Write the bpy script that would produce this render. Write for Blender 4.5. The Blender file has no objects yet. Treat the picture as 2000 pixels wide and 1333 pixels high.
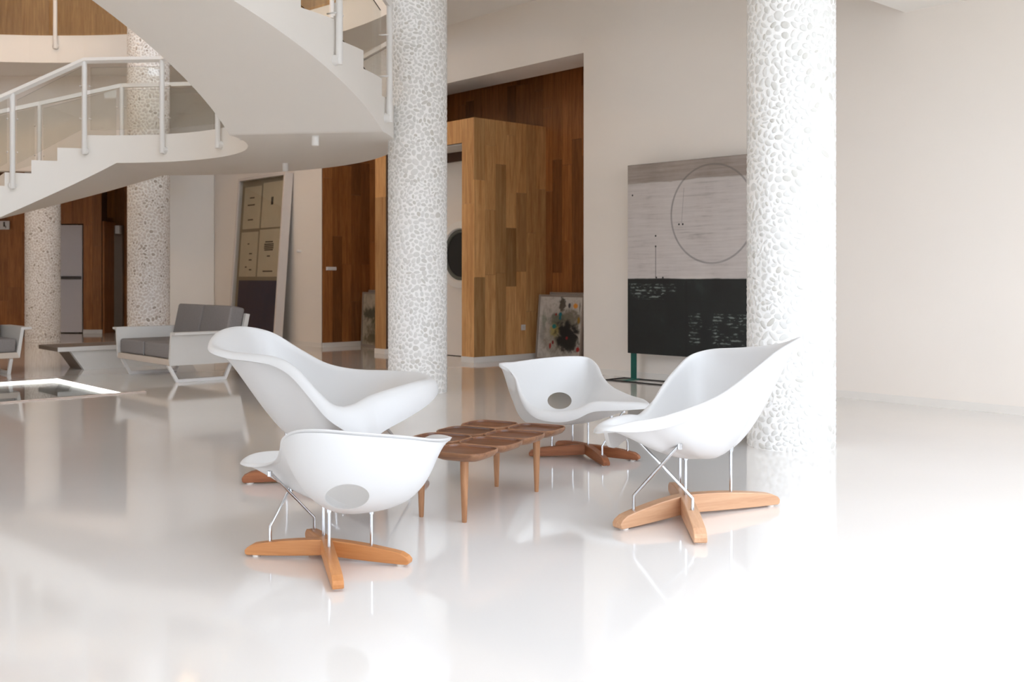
import bpy, bmesh, math, random
import numpy as np
from mathutils import Vector, Matrix
from mathutils.kdtree import KDTree
from mathutils.bvhtree import BVHTree

random.seed(7)
rng = np.random.default_rng(7)
S = bpy.context.scene
COL = S.collection
PI = math.pi

# ------------------------------------------------------------------ camera
FOC, HZ, CAMH = 2000.0, 540.0, 1.2        # focal length in px of the 2000 px wide frame, horizon row, eye height
cam = bpy.data.cameras.new('camera')
cam.sensor_width = 36.0
cam.lens = 36.0 * FOC / 2000.0
cam.shift_y = -(666.5 - HZ) / 2000.0
cam.clip_end = 200
cam.dof.use_dof = True
cam.dof.focus_distance = 5.6
cam.dof.aperture_fstop = 4.5
camo = bpy.data.objects.new('camera', cam)
camo.location = (0, 0, CAMH)
camo.rotation_euler = (PI / 2, 0, 0)
COL.objects.link(camo)
S.camera = camo

# ------------------------------------------------------------------ light
w = bpy.data.worlds.new('world')
S.world = w
w.use_nodes = True
bg = w.node_tree.nodes['Background']
bg.inputs[0].default_value = (0.87, 0.96, 1.09, 1)
bg.inputs[1].default_value = 4.0
S.view_settings.view_transform = 'Standard'
S.view_settings.look = 'None'
S.view_settings.gamma = 1.0
S.view_settings.use_curve_mapping = False
S.view_settings.exposure = 0.13
S.cycles.max_bounces = 12
S.cycles.diffuse_bounces = 7
S.cycles.glossy_bounces = 5
S.cycles.transparent_max_bounces = 12
S.cycles.caustics_reflective = False
S.cycles.caustics_refractive = False
S.cycles.use_denoising = True

# ------------------------------------------------------------------ helpers
def lin(r, g=None, b=None):
    if g is None: r, g, b = r
    def f(c):
        c /= 255.0
        return c / 12.92 if c <= 0.04045 else ((c + 0.055) / 1.055) ** 2.4
    return (f(r), f(g), f(b), 1.0)

class NT:
    """small node-graph helper"""
    def __init__(s, name):
        s.m = bpy.data.materials.new(name); s.m.use_nodes = True
        s.t = s.m.node_tree; s.bsdf = s.t.nodes['Principled BSDF']; s.out = s.t.nodes['Material Output']
    def n(s, typ, **kw):
        x = s.t.nodes.new(typ)
        for k, v in kw.items(): setattr(x, k, v)
        return x
    def put(s, sock, v):
        if isinstance(v, bpy.types.NodeSocket): s.t.links.new(v, sock)
        else: sock.default_value = v
    def math(s, op, a, b=0.0, c=None):
        x = s.n('ShaderNodeMath', operation=op); s.put(x.inputs[0], a); s.put(x.inputs[1], b)
        if c is not None: s.put(x.inputs[2], c)
        return x.outputs[0]
    def mix(s, f, a, b, blend='MIX'):
        x = s.n('ShaderNodeMix', data_type='RGBA', blend_type=blend)
        s.put(x.inputs[0], f); s.put(x.inputs[6], a); s.put(x.inputs[7], b)
        return x.outputs[2]
    def ramp(s, f, pts):
        x = s.n('ShaderNodeValToRGB'); e = x.color_ramp.elements
        while len(e) < len(pts): e.new(0.5)
        for i, (p, c) in enumerate(pts): e[i].position = p; e[i].color = c
        s.put(x.inputs[0], f); return x.outputs[0]
    def sstep(s, v, a, b):
        x = s.n('ShaderNodeMapRange', interpolation_type='SMOOTHSTEP')
        s.put(x.inputs[0], v); x.inputs[1].default_value = a; x.inputs[2].default_value = b
        return x.outputs[0]
    def noise(s, vec, scale, detail=4, rough=0.55, dist=0.0):
        x = s.n('ShaderNodeTexNoise'); s.put(x.inputs['Vector'], vec); x.inputs['Scale'].default_value = scale
        x.inputs['Detail'].default_value = detail; x.inputs['Roughness'].default_value = rough
        x.inputs['Distortion'].default_value = dist
        return x.outputs[0]
    def coord(s, which='Object'):
        return s.n('ShaderNodeTexCoord').outputs[which]
    def scale(s, v, sc, off=(0, 0, 0)):
        x = s.n('ShaderNodeMapping'); s.put(x.inputs[0], v)
        x.inputs['Scale'].default_value = sc; x.inputs['Location'].default_value = off
        return x.outputs[0]
    def bump(s, h, strength=0.2, dist=0.002):
        x = s.n('ShaderNodeBump'); x.inputs['Strength'].default_value = strength; x.inputs['Distance'].default_value = dist
        s.put(x.inputs['Height'], h); s.put(s.bsdf.inputs['Normal'], x.outputs[0])
    def set(s, **kw):
        for k, v in kw.items(): s.put(s.bsdf.inputs[k.replace('_', ' ')], v)
        return s.m

def plain(name, col, rough=0.5, metal=0.0, coat=0.0, noise=0.03, nscale=3.0, bump=0.0):
    t = NT(name); c = lin(*col)
    v = t.noise(t.coord(), nscale, 3)
    lo = tuple(x * (1 - noise) for x in c[:3]) + (1,); hi = tuple(min(1, x * (1 + noise)) for x in c[:3]) + (1,)
    t.set(Base_Color=t.ramp(v, [(0.3, lo), (0.7, hi)]), Roughness=rough, Metallic=metal)
    if coat: t.set(Coat_Weight=coat, Coat_Roughness=0.08)
    if bump: t.bump(t.noise(t.coord(), 180, 2), bump, 0.001)
    return t.m

def wood(name, dark, light, axis='z', rough=0.42, vary=0.5, grain=1.0, island=False):
    """straight-grained wood; each board takes its own tone from the object's random number"""
    t = NT(name)
    oi = t.n('ShaderNodeNewGeometry').outputs['Random Per Island'] if island else t.n('ShaderNodeObjectInfo').outputs['Random']
    co = t.n('ShaderNodeVectorMath', operation='ADD')
    t.put(co.inputs[0], t.coord())
    cb = t.n('ShaderNodeCombineXYZ'); r50 = t.math('MULTIPLY', oi, 37.0)
    for i in range(3): t.put(cb.inputs[i], r50)
    t.put(co.inputs[1], cb.outputs[0])
    sc = {'z': (1, 1, 0.07), 'x': (0.07, 1, 1), 'y': (1, 0.07, 1)}[axis]
    mp = t.scale(co.outputs[0], sc)
    n1 = t.noise(mp, 22 * grain, 5, 0.6, 0.6)
    n2 = t.noise(mp, 110 * grain, 3, 0.6)
    f = t.math('ADD', t.math('MULTIPLY', n1, 0.75), t.math('MULTIPLY', n2, 0.25))
    base = t.ramp(f, [(0.32, lin(*dark)), (0.66, lin(*light))])
    tone = t.ramp(oi, [(0.0, (1 - vary, 1 - vary, 1 - vary, 1)), (0.35, (1 - 0.25 * vary,) * 3 + (1,)), (1.0, (1 + 0.15 * vary,) * 3 + (1,))])
    t.set(Base_Color=t.mix(1.0, base, tone, 'MULTIPLY'), Roughness=rough)
    t.bump(f, 0.12, 0.001)
    return t.m

def new_obj(name, me, parent=None, mat=None, smooth=False):
    o = bpy.data.objects.new(name, me); COL.objects.link(o)
    if parent is not None: o.parent = parent
    if mat is not None:
        if len(me.materials) == 0: me.materials.append(mat)
    if smooth:
        me.polygons.foreach_set('use_smooth', [True] * len(me.polygons))
    return o

def from_bm(name, bm, mat, parent=None, smooth=False, loc=None):
    bmesh.ops.recalc_face_normals(bm, faces=bm.faces)
    me = bpy.data.meshes.new(name); bm.to_mesh(me); bm.free()
    o = new_obj(name, me, parent, mat, smooth)
    if loc is not None: o.location = loc
    return o

def tag(o, label, cat, group=None, kind=None):
    o['label'] = label; o['category'] = cat
    if group: o['group'] = group
    if kind: o['kind'] = kind
    return o

def empty(name, loc=(0, 0, 0), rz=0.0):
    o = bpy.data.objects.new(name, None); COL.objects.link(o)
    o.empty_display_size = 0.1
    o.location = loc; o.rotation_euler = (0, 0, rz)
    return o

def thing(name, label, cat, loc=(0, 0, 0), rz=0.0, group=None):
    return tag(empty(name, loc, rz), label, cat, group)

def struct(o):
    o['kind'] = 'structure'; return o

def bm_box(bm, x0, x1, y0, y1, z0, z1, M=None):
    vs = [Vector((x, y, z)) for x in (x0, x1) for y in (y0, y1) for z in (z0, z1)]
    if M is not None: vs = [M @ v for v in vs]
    v = [bm.verts.new(p) for p in vs]
    for f in ((0, 1, 3, 2), (4, 6, 7, 5), (0, 4, 5, 1), (2, 3, 7, 6), (0, 2, 6, 4), (1, 5, 7, 3)):
        bm.faces.new([v[i] for i in f])
    return v

def bevel_bm(bm, width, seg=2, angle=30):
    es = [e for e in bm.edges if e.is_manifold and e.calc_face_angle(0) > math.radians(angle)]
    if es: bmesh.ops.bevel(bm, geom=es, offset=width, segments=seg, profile=0.5, affect='EDGES', clamp_overlap=True)

def box(name, mat, parent, x0, x1, y0, y1, z0, z1, bev=0.0, seg=2, M=None):
    bm = bmesh.new(); bm_box(bm, x0, x1, y0, y1, z0, z1, M)
    bmesh.ops.recalc_face_normals(bm, faces=bm.faces)
    if bev: bevel_bm(bm, bev, seg)
    return from_bm(name, bm, mat, parent, smooth=False)

def bm_prism(bm, pts, z0, z1):
    """vertical prism over a plan polygon"""
    a = [bm.verts.new((p[0], p[1], z0)) for p in pts]; b = [bm.verts.new((p[0], p[1], z1)) for p in pts]
    n = len(pts)
    bm.faces.new(a[::-1]); bm.faces.new(b)
    for i in range(n): bm.faces.new((a[i], a[(i + 1) % n], b[(i + 1) % n], b[i]))

def bm_tube(bm, path, r, seg=12, cap=True, square=False):
    """tube along a polyline, mitred at its bends; r may be a list"""
    P = [Vector(p) for p in path]; n = len(P)
    rs = r if isinstance(r, (list, tuple)) else [r] * n
    rings = []; ref = None
    for i in range(n):
        d = ((P[i] - P[i - 1]).normalized() if i else Vector((0, 0, 0))) + ((P[i + 1] - P[i]).normalized() if i < n - 1 else Vector((0, 0, 0)))
        d.normalize()
        if ref is None:
            up = Vector((0, 0, 1)) if abs(d.z) < 0.9 else Vector((1, 0, 0))
            ref = (up - d * up.dot(d)).normalized()
        else:
            ref = (ref - d * ref.dot(d)).normalized()
        s = d.cross(ref)
        k = 1.0
        if 0 < i < n - 1:
            c = (P[i] - P[i - 1]).normalized().dot(d); k = 1 / max(c, 0.5)
        ring = []
        for j in range(seg):
            a = 2 * PI * (j + (0.5 if square else 0)) / seg
            rr = rs[i] * (math.sqrt(2) if square else 1)
            ring.append(bm.verts.new(P[i] + (ref * math.cos(a) + s * math.sin(a)) * rr * (k if square else 1)))
        rings.append(ring)
    for i in range(n - 1):
        for j in range(seg):
            bm.faces.new((rings[i][j], rings[i][(j + 1) % seg], rings[i + 1][(j + 1) % seg], rings[i + 1][j]))
    if cap:
        bm.faces.new(rings[0][::-1]); bm.faces.new(rings[-1])

def tube(name, mat, parent, path, r, seg=12, square=False):
    bm = bmesh.new(); bm_tube(bm, path, r, 4 if square else seg, True, square)
    o = from_bm(name, bm, mat, parent, smooth=not square)
    if not square: sharp(o.data, 40)
    return o

def sharp(me, deg=35):
    """smooth shading with hard edges past an angle"""
    bm = bmesh.new(); bm.from_mesh(me)
    for e in bm.edges:
        e.smooth = not (len(e.link_faces) == 2 and e.calc_face_angle(0) > math.radians(deg))
    for f in bm.faces: f.smooth = True
    bm.to_mesh(me); bm.free()

def bm_lathe(bm, prof, seg=32, off=(0, 0, 0)):
    rings = []
    for r, z in prof:
        if r < 1e-6: rings.append([bm.verts.new((off[0], off[1], off[2] + z))])
        else: rings.append([bm.verts.new((off[0] + r * math.cos(2 * PI * j / seg), off[1] + r * math.sin(2 * PI * j / seg), off[2] + z)) for j in range(seg)])
    for a, b in zip(rings, rings[1:]):
        for j in range(seg):
            k = (j + 1) % seg
            if len(a) == 1: bm.faces.new((a[0], b[k], b[j]))
            elif len(b) == 1: bm.faces.new((a[j], a[k], b[0]))
            else: bm.faces.new((a[j], a[k], b[k], b[j]))

def G(u, v):
    """floor point under a photograph pixel"""
    Y = FOC * CAMH / (v - HZ); return Vector(((u - 1000) * Y / FOC, Y, 0))
def W(u, v, Y):
    """point at depth Y seen at a photograph pixel"""
    return Vector(((u - 1000) * Y / FOC, Y, CAMH + (HZ - v) * Y / FOC))

# building axes: s runs along the long back wall (to the right), d runs away from the camera through it
AX = Vector((0.669, -0.743, 0)); AX.normalize()
NX = Vector((0.743, 0.669, 0)); NX.normalize()
P0 = Vector((3.226, 10.13, 0))
MB = Matrix(((AX.x, NX.x, 0, P0.x), (AX.y, NX.y, 0, P0.y), (0, 0, 1, 0), (0, 0, 0, 1)))
def B(s, d, z=0.0): return MB @ Vector((s, d, z))
RZ = math.atan2(AX.y, AX.x)

# ------------------------------------------------------------------ materials
M = {}
M['plaster'] = plain('plaster', (238, 231, 223), 0.75, noise=0.015, nscale=0.6)
M['plaster_white'] = plain('plaster_white', (241, 238, 233), 0.7, noise=0.012, nscale=0.6)
M['stair_white'] = plain('stair_white', (238, 234, 228), 0.6, noise=0.012, nscale=0.8)
M['metal_white'] = plain('white_painted_metal', (232, 230, 227), 0.4, noise=0.01)
M['shell'] = plain('white_moulded_shell', (211, 210, 209), 0.42, noise=0.008, nscale=2)
M['chrome'] = plain('polished_steel', (205, 207, 210), 0.16, 1.0, noise=0.02)
M['grout'] = plain('white_grout', (246, 245, 243), 0.8, noise=0.02, nscale=30)
M['skirting'] = plain('skirting_white', (230, 226, 220), 0.5, noise=0.01)
M['sofa_white'] = plain('sofa_resin_white', (214, 211, 206), 0.55, noise=0.015)
M['sofa_beige'] = plain('sofa_resin_edge', (206, 192, 178), 0.55, noise=0.015)
M['cushion'] = plain('grey_cushion_fabric', (134, 128, 126), 0.85, noise=0.06, nscale=60, bump=0.2)
M['piping'] = plain('cushion_piping', (150, 150, 150), 0.8)
M['pad'] = plain('felt_pad', (225, 222, 216), 0.8)
M['bench_top'] = plain('bench_top_taupe', (128, 112, 98), 0.5)
M['door_white'] = plain('door_white', (205, 200, 202), 0.5, noise=0.01)
M['door_taupe'] = plain('door_taupe', (140, 126, 112), 0.55)
M['dark_bar'] = plain('dark_bar', (70, 66, 66), 0.4)
M['black'] = plain('black_edge', (22, 22, 22), 0.5)
M['brown_dark'] = plain('dark_brown_trim', (78, 50, 34), 0.5)
M['frame_white'] = plain('frame_white', (216, 208, 202), 0.45)
M['frame_grey'] = plain('frame_taupe', (150, 138, 128), 0.5)
M['paper'] = plain('aged_paper', (206, 190, 166), 0.8, noise=0.04, nscale=6)
M['navy'] = plain('navy_panel', (50, 54, 78), 0.5)
M['ink'] = plain('printed_ink', (70, 62, 54), 0.8)
M['teal'] = plain('teal_painted_steel', (10, 84, 74), 0.4)
M['sign'] = plain('sign_plate', (222, 220, 218), 0.5)
M['rubber'] = plain('porthole_gasket', (96, 98, 92), 0.5)
M['oak'] = wood('oak_planks', (186, 130, 74), (228, 180, 122), 'z', 0.42, 0.5)
M['oak_dark'] = wood('oak_planks_dark', (132, 78, 36), (180, 116, 64), 'z', 0.4, 0.45)
M['oak_light'] = wood('pale_oak_boards', (176, 132, 82), (218, 176, 120), 'z', 0.4, 0.2)
M['beech_light'] = wood('pale_beech_beam', (196, 148, 112), (216, 172, 136), 'x', 0.4, 0.08, 1.4)
M['beech'] = wood('beech_beam', (184, 120, 68), (206, 144, 90), 'x', 0.4, 0.12, 1.4)
M['teak'] = wood('teak_beam', (120, 68, 40), (166, 104, 66), 'x', 0.42, 0.1, 1.4)
M['walnut_top'] = wood('walnut_tray', (80, 48, 30), (130, 84, 56), 'y', 0.33, 0.3, 1.2)
M['walnut_rim'] = wood('walnut_rim', (112, 74, 50), (158, 114, 82), 'y', 0.4, 0.15, 1.2)
M['walnut_leg'] = wood('walnut_leg', (150, 102, 66), (190, 140, 100), 'z', 0.42, 0.2, 1.4)

def mk_floor():
    t = NT('cream_resin_floor')
    v = t.noise(t.coord(), 0.5, 4)
    t.set(Base_Color=t.ramp(v, [(0.3, lin(229, 225, 221)), (0.7, lin(233, 229, 225))]), Roughness=0.07)
    t.set(Coat_Weight=0.35, Coat_Roughness=0.05)
    t.put(t.bsdf.inputs['Specular IOR Level'], 0.6)
    n = t.noise(t.scale(t.coord(), (1, 1, 1)), 1.7, 2)
    t.bump(n, 0.05, 0.01)
    return t.m
M['floor'] = mk_floor()

def mk_pebble(name, lo, hi, dark=None, dark_at=0.9):
    t = NT(name)
    r = t.n('ShaderNodeNewGeometry').outputs['Random Per Island']
    if dark is None:
        r = t.math('FRACT', t.math('ADD', r, t.n('ShaderNodeObjectInfo').outputs['Random']))
        c = t.ramp(r, [(0.0, lin(*hi)), (0.85, lin(*lo)), (1.0, lin(lo[0] - 10, lo[1] - 12, lo[2] - 15))])
    else:
        c = t.ramp(r, [(0.0, lin(*hi)), (dark_at, lin(*lo)), (dark_at + 0.02, lin(*dark)), (1.0, lin(dark[0] - 25, dark[1] - 25, dark[2] - 25))])
    t.set(Base_Color=c, Roughness=0.55)
    return t.m
M['pebble'] = mk_pebble('pale_pebbles', (214, 213, 209), (226, 225, 222))
M['pebble_far'] = mk_pebble('speckled_pebbles', (214, 208, 202), (226, 222, 218), (196, 187, 178), 0.88)

def mk_glass(name, tint, gloss=0.14):
    t = NT(name)
    t.t.nodes.remove(t.bsdf)
    tr = t.n('ShaderNodeBsdfTransparent'); tr.inputs[0].default_value = tint
    gl = t.n('ShaderNodeBsdfGlossy'); gl.inputs['Roughness'].default_value = 0.02
    lw_ = t.n('ShaderNodeLayerWeight'); lw_.inputs[0].default_value = 0.5      # facing = 1 - |cos|, the same from both sides of the pane
    f = t.math('ADD', t.math('MULTIPLY', t.math('POWER', lw_.outputs['Facing'], 5.0), 0.9), gloss * 0.3)
    mx = t.n('ShaderNodeMixShader'); t.put(mx.inputs[0], f)
    t.t.links.new(tr.outputs[0], mx.inputs[1]); t.t.links.new(gl.outputs[0], mx.inputs[2])
    t.t.links.new(mx.outputs[0], t.out.inputs[0])
    return t.m
M['glass'] = mk_glass('railing_glass', (0.95, 0.95, 0.93, 1))
M['glass_clear'] = mk_glass('clear_glass', (0.95, 0.96, 0.95, 1))
M['glass_edge'] = plain('glass_green_edge', (40, 54, 46), 0.2)
M['glass_dark'] = plain('porthole_dark_glass', (14, 16, 14), 0.08)

def mk_emit(name, col, st):
    t = NT(name); t.set(Base_Color=(0.8, 0.8, 0.8, 1), Emission_Color=col, Emission_Strength=st); return t.m
M['led'] = mk_emit('led_strip', (1, 1, 0.97, 1), 3.0)

# ------------------------------------------------------------------ structure: floor, ceilings, walls
PIT = (-7.12, -5.1, -7.7, -5.1)          # light well in the floor: s0, s1, d0, d1
def slab_with_hole(name, outer, hole, z0, z1, mat):
    s0, s1, d0, d1 = outer; a0, a1, b0, b1 = hole
    bm = bmesh.new()
    xs = [s0, a0, a1, s1]; ys = [d0, b0, b1, d1]
    for z, flip in ((z1, False), (z0, True)):
        g = [[bm.verts.new(B(x, y, z)) for y in ys] for x in xs]
        for i in range(3):
            for j in range(3):
                if i == 1 and j == 1: continue
                bm.faces.new((g[i][j], g[i + 1][j], g[i + 1][j + 1], g[i][j + 1]))
    def quad(p, q):
        bm.faces.new([bm.verts.new(B(*p, z0)), bm.verts.new(B(*q, z0)), bm.verts.new(B(*q, z1)), bm.verts.new(B(*p, z1))])
    for (x0, x1, y0, y1) in (hole, outer):
        c = [(x0, y0), (x1, y0), (x1, y1), (x0, y1)]
        for i in range(4): quad(c[i], c[(i + 1) % 4])
    bmesh.ops.remove_doubles(bm, verts=bm.verts, dist=1e-5)
    return struct(from_bm(name, bm, mat))
floor = slab_with_hole('floor', (-21, 8.0, -13.3, 9.0), PIT, -0.3, 0.0, M['floor'])

def bbox(name, mat, s0, s1, d0, d1, z0, z1, parent=None, bev=0.0):
    """box laid along the building axes"""
    return box(name, mat, parent, s0, s1, d0, d1, z0, z1, bev, 2, MB)

# upper slab (ceiling of the hall, floor of the gallery) with its round stair opening
def ring_slab(name, c, R, outer, z0, z1, mat, n=96):
    bm = bmesh.new(); cols = []
    s0, s1, d0, d1 = outer
    Mi = MB.inverted(); lc = Mi @ Vector((c[0], c[1], 0))
    for i in range(n):
        a = 2 * PI * i / n; dx, dy = math.cos(a), math.sin(a)
        k = min((s1 - lc.x) / dx if dx > 1e-9 else 1e9, (s0 - lc.x) / dx if dx < -1e-9 else 1e9,
                (d1 - lc.y) / dy if dy > 1e-9 else 1e9, (d0 - lc.y) / dy if dy < -1e-9 else 1e9)
        p = (lc.x + R * dx, lc.y + R * dy); q = (lc.x + k * dx, lc.y + k * dy)
        cols.append([bm.verts.new(B(*p, z0)), bm.verts.new(B(*p, z1)), bm.verts.new(B(*q, z1)), bm.verts.new(B(*q, z0))])
    for i in range(n):
        a, b = cols[i], cols[(i + 1) % n]
        for j in range(4): bm.faces.new((a[j], b[j], b[(j + 1) % 4], a[(j + 1) % 4]))
    return struct(from_bm(name, bm, mat))
GC, GR = (-7.6, 10.3), 7.0
CEIL, UP = 4.81, 5.27
ring_slab('ceiling', GC, GR, (-21, 0.95, -13.3, 9.0), CEIL, UP, M['plaster_white'])
# lowered ceiling over the front of the hall
slab_with_hole('ceiling_lowered', (0.69, 6.5, -13.0, 0.3), (2.9, 5.1, -7.0, -3.7), 3.68, 4.0, M['plaster_white'])   # roof opening is added, out of view, to brighten the floor
struct(bbox('ceiling_roof', M['plaster_white'], -21.3, 0.99, -13.3, 9.3, 8.2, 8.5))
struct(bbox('ceiling_rear', M['plaster_white'], 0.69, 8.0, 0.3, 9.3, 3.98, 4.3))

# long back wall with the wide timber-lined opening
SO0, SO1, SL = -9.62, -3.49, -13.63
bm = bmesh.new()
bm_box(bm, SL, SO0, 0, 0.6, 0, CEIL, MB)
bm_box(bm, SO0, SO1, 0, 0.6, 3.98, CEIL, MB)
bm_box(bm, SO1, 0.95, 0, 0.6, 0, CEIL, MB); bm_box(bm, 0.95, 6.5, 0, 0.6, 0, 3.99, MB)
struct(from_bm('wall_back', bm, M['plaster']))
struct(bbox('baseboard_back', M['skirting'], SO1, 6.5, -0.012, 0.0, 0.0, 0.075))
struct(bbox('baseboard_left', M['skirting'], SL, SO0, -0.012, 0.0, 0.0, 0.075))
# room behind the niche and outer shell of the building
struct(bbox('wall_far_back', M['plaster'], -21, 8.0, 9.0, 9.3, -0.3, 8.5))
# outer walls with their glazed openings (beside and behind the camera; gallery ones added for ambient light)
WN = [0]
def outer_wall(name, along, at, span, wins, zones=((-0.3, CEIL), (CEIL, 8.5))):
    """wins: (start, end, sill, head); every opening gets a window frame with mullions"""
    bm = bmesh.new(); lo, hi = span
    def put(a, b, z0, z1):
        if b - a > 1e-3 and z1 - z0 > 1e-3:
            if along == 's': bm_box(bm, a, b, at[0], at[1], z0, z1, MB)
            else: bm_box(bm, at[0], at[1], a, b, z0, z1, MB)
    for (zlo, zhi) in zones:
        x = lo
        for (a, b, z0, z1) in sorted(q for q in wins if zlo <= q[2] < zhi):
            put(x, a, zlo, zhi); put(a, b, zlo, z0); put(a, b, z1, zhi); x = b
            n = max(1, round((b - a) / 2.6)); pitch = (b - a) / n; m0 = (at[0] + at[1]) / 2
            wb_ = bmesh.new()
            def bar(p, q, zz0, zz1):
                if along == 's': bm_box(wb_, p, q, m0 - 0.04, m0 + 0.04, zz0, zz1, MB)
                else: bm_box(wb_, m0 - 0.04, m0 + 0.04, p, q, zz0, zz1, MB)
            for i in range(n + 1):
                c = min(max(a + i * pitch, a + 0.03), b - 0.03); bar(c - 0.03, c + 0.03, z0, z1)
            bar(a, b, z0, z0 + 0.05); bar(a, b, z1 - 0.05, z1)
            WN[0] += 1; struct(from_bm('window_%d' % WN[0], wb_, M['metal_white']))
        put(x, hi, zlo, zhi)
    return struct(from_bm(name, bm, M['plaster']))
outer_wall('wall_right', 'd', (6.5, 6.8), (-13.3, 9.3), [(-10.0, -0.3, 0.5, 3.62)], ((-0.3, 4.0),))
outer_wall('wall_front', 's', (-13.3, -13.0), (0.69, 6.5), [(1.0, 6.3, 0.02, 1.5)], ((-0.3, 4.0),))
outer_wall('wall_front_left', 's', (-13.3, -13.0), (-21, 0.69), [(-2.6, 0.4, 0.02, 2.4), (-4, 0, 5.4, 8.1)])  # the upper opening is added to lift the ambient light
outer_wall('wall_upper', 'd', (0.69, 0.99), (-13.3, 9.3), [(-12.5, 4, 5.4, 8.1)], ((4.0, 8.5),))  # unseen clerestory, added to brighten the hall and stair
outer_wall('wall_left', 'd', (-21.3, -21), (-13.3, 9.3), [])
# paved terrace outside the glazing
bm = bmesh.new(); bm_box(bm, -60, 60, -60, -13.3, -0.35, -0.31, MB); bm_box(bm, 8.0, 60, -13.3, 40, -0.35, -0.31, MB); bm_box(bm, -60, -21.3, -13.3, 40, -0.35, -0.31, MB)
struct(from_bm('terrace_ground', bm, plain('terrace_stone', (190, 186, 178), 0.8)))

# ---- timber planking
def planks(parent, O, ex, ey, width, height, mat, pw=0.2, seed=0, z0=0.075, holes=(), lens=(0.8, 2.0), th=0.02):
    """staggered vertical boards over a wall: O lower corner, ex along the wall, ey out of it"""
    r = random.Random(seed); n = max(1, round(width / pw)); pw = width / n
    R = Matrix((ex, ey, Vector((0, 0, 1)))).transposed().to_4x4()
    for i in range(n):
        z = z0 - r.random() * 0.8
        while z < height - 0.01:
            L = r.uniform(*lens); a, b = max(z, z0), min(z + L, height); z += L
            if b - a < 0.05: continue
            xa, xb = i * pw, (i + 1) * pw
            segs = [(a, b)]
            for (h0, h1, g0, g1) in holes:
                if xb > h0 + 0.01 and xa < h1 - 0.01:
                    ns = []
                    for (p, q) in segs:
                        if q <= g0 or p >= g1: ns.append((p, q))
                        else:
                            if p < g0 - 0.03: ns.append((p, g0))
                            if q > g1 + 0.03: ns.append((g1, q))
                    segs = ns
            for p, q in segs:
                g = 0.0012
                bm = bmesh.new(); hw, hh = pw / 2 - g, (q - p) / 2 - g
                t2 = th + r.uniform(-0.0015, 0.0015)
                bm_box(bm, -hw, hw, 0, t2, -hh, hh)
                me_o = from_bm('plank', bm, mat, parent)
                ctr = O + ex * ((xa + xb) / 2) + Vector((0, 0, (p + q) / 2))
                me_o.matrix_local = Matrix.Translation(ctr) @ R

# niche: left lining, rear wall, wall above the vestibule
wl = struct(bbox('wall_niche_left', M['brown_dark'], SO0 - 0.02, SO0 + 0.004, 0.004, 0.98, 0, 3.978))
planks(wl, B(SO0 + 0.004, 0.008), NX, AX, 0.95, 3.978, M['oak_dark'], 0.19, 3)
wb = struct(bbox('wall_niche_rear', M['brown_dark'], -9.6, -7.96, 0.97, 1.03, 0, CEIL))
planks(wb, B(-9.6, 0.97), AX, -NX, 1.63, 4.6, M['oak_dark'], 0.2, 4)
wr = struct(bbox('wall_niche_back', M['brown_dark'], -9.6, -2.2, 1.34, 1.4, 0, CEIL))
planks(wr, B(-9.6, 1.34), AX, -NX, 7.4, 4.75, M['oak_dark'], 0.2, 5, holes=((0.0, 3.95, 0.0, 3.3),))
struct(bbox('baseboard_niche', M['skirting'], -5.5, -2.2, 1.31, 1.335, 0, 0.075))
struct(bbox('baseboard_niche_rear', M['skirting'], -9.58, -7.96, 0.935, 0.95, 0, 0.075))
struct(bbox('baseboard_niche_left', M['skirting'], SO0 + 0.005, SO0 + 0.03, 0.005, 0.93, 0, 0.075))

# vestibule: oak box with a deep doorway
BX0, BX1, BD0, BD1, BH = -7.95, -5.54, -0.06, 1.32, 3.41
ves = thing('entrance_vestibule', 'oak-planked entrance box standing in the wide wall opening', 'vestibule', B(BX1, BD0))
def under(o, root):
    o.parent = root; o.matrix_parent_inverse = (Matrix.Translation(root.location) @ root.rotation_euler.to_matrix().to_4x4()).inverted(); return o
def vpart(o): return under(o, ves)
JW = 0.27
bm = bmesh.new()
bm_box(bm, BX0, BX0 + JW, BD0 + 0.02, BD1, 0.0, BH, MB)
bm_box(bm, BX1 - JW, BX1 - 0.02, BD0 + 0.02, BD1, 0.0, BH, MB)
bm_box(bm, BX0 + JW, BX1 - JW, BD0 + 0.02, BD1, 3.08, BH, MB)
vpart(from_bm('carcass', bm, M['brown_dark']))
side = vpart(bbox('side_panelling', M['brown_dark'], BX1 - 0.02, BX1 - 0.018, BD0 + 0.002, BD1, 0.075, BH - 0.001))
def planks_under(root, *a, **k):
    before = set(bpy.data.objects); planks(None, *a, **k)
    for o in set(bpy.data.objects) - before: under_m(o, root)
def under_m(o, root):
    mw = o.matrix_basis.copy(); o.parent = root; o.matrix_parent_inverse = Matrix(); o.matrix_basis = root_world(root).inverted() @ mw
def root_world(r):
    m = r.matrix_basis.copy(); p = r
    while p.parent is not None:
        m = p.parent.matrix_basis @ p.matrix_parent_inverse @ m; p = p.parent
    return m
planks_under(side, B(BX1 - 0.018, BD0), NX, AX, BD1 - BD0, BH, M['oak'], 0.2, 11)
fr = vpart(bbox('front_panelling', M['brown_dark'], BX0 + 0.001, BX1 - 0.019, BD0 + 0.018, BD0 + 0.0195, 3.09, BH - 0.001))
planks_under(fr, B(BX1 - JW, BD0 + 0.02), AX, -NX, JW - 0.001, BH, M['oak'], 0.27, 12, lens=(1.6, 3.0))
planks_under(fr, B(BX0, BD0 + 0.02), AX, -NX, JW, BH, M['oak'], 0.27, 13, lens=(1.6, 3.0))
planks_under(fr, B(BX0 + JW, BD0 + 0.02, 0), AX, -NX, BX1 - BX0 - 2 * JW, BH, M['oak'], 0.62, 14, z0=3.08)
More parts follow.
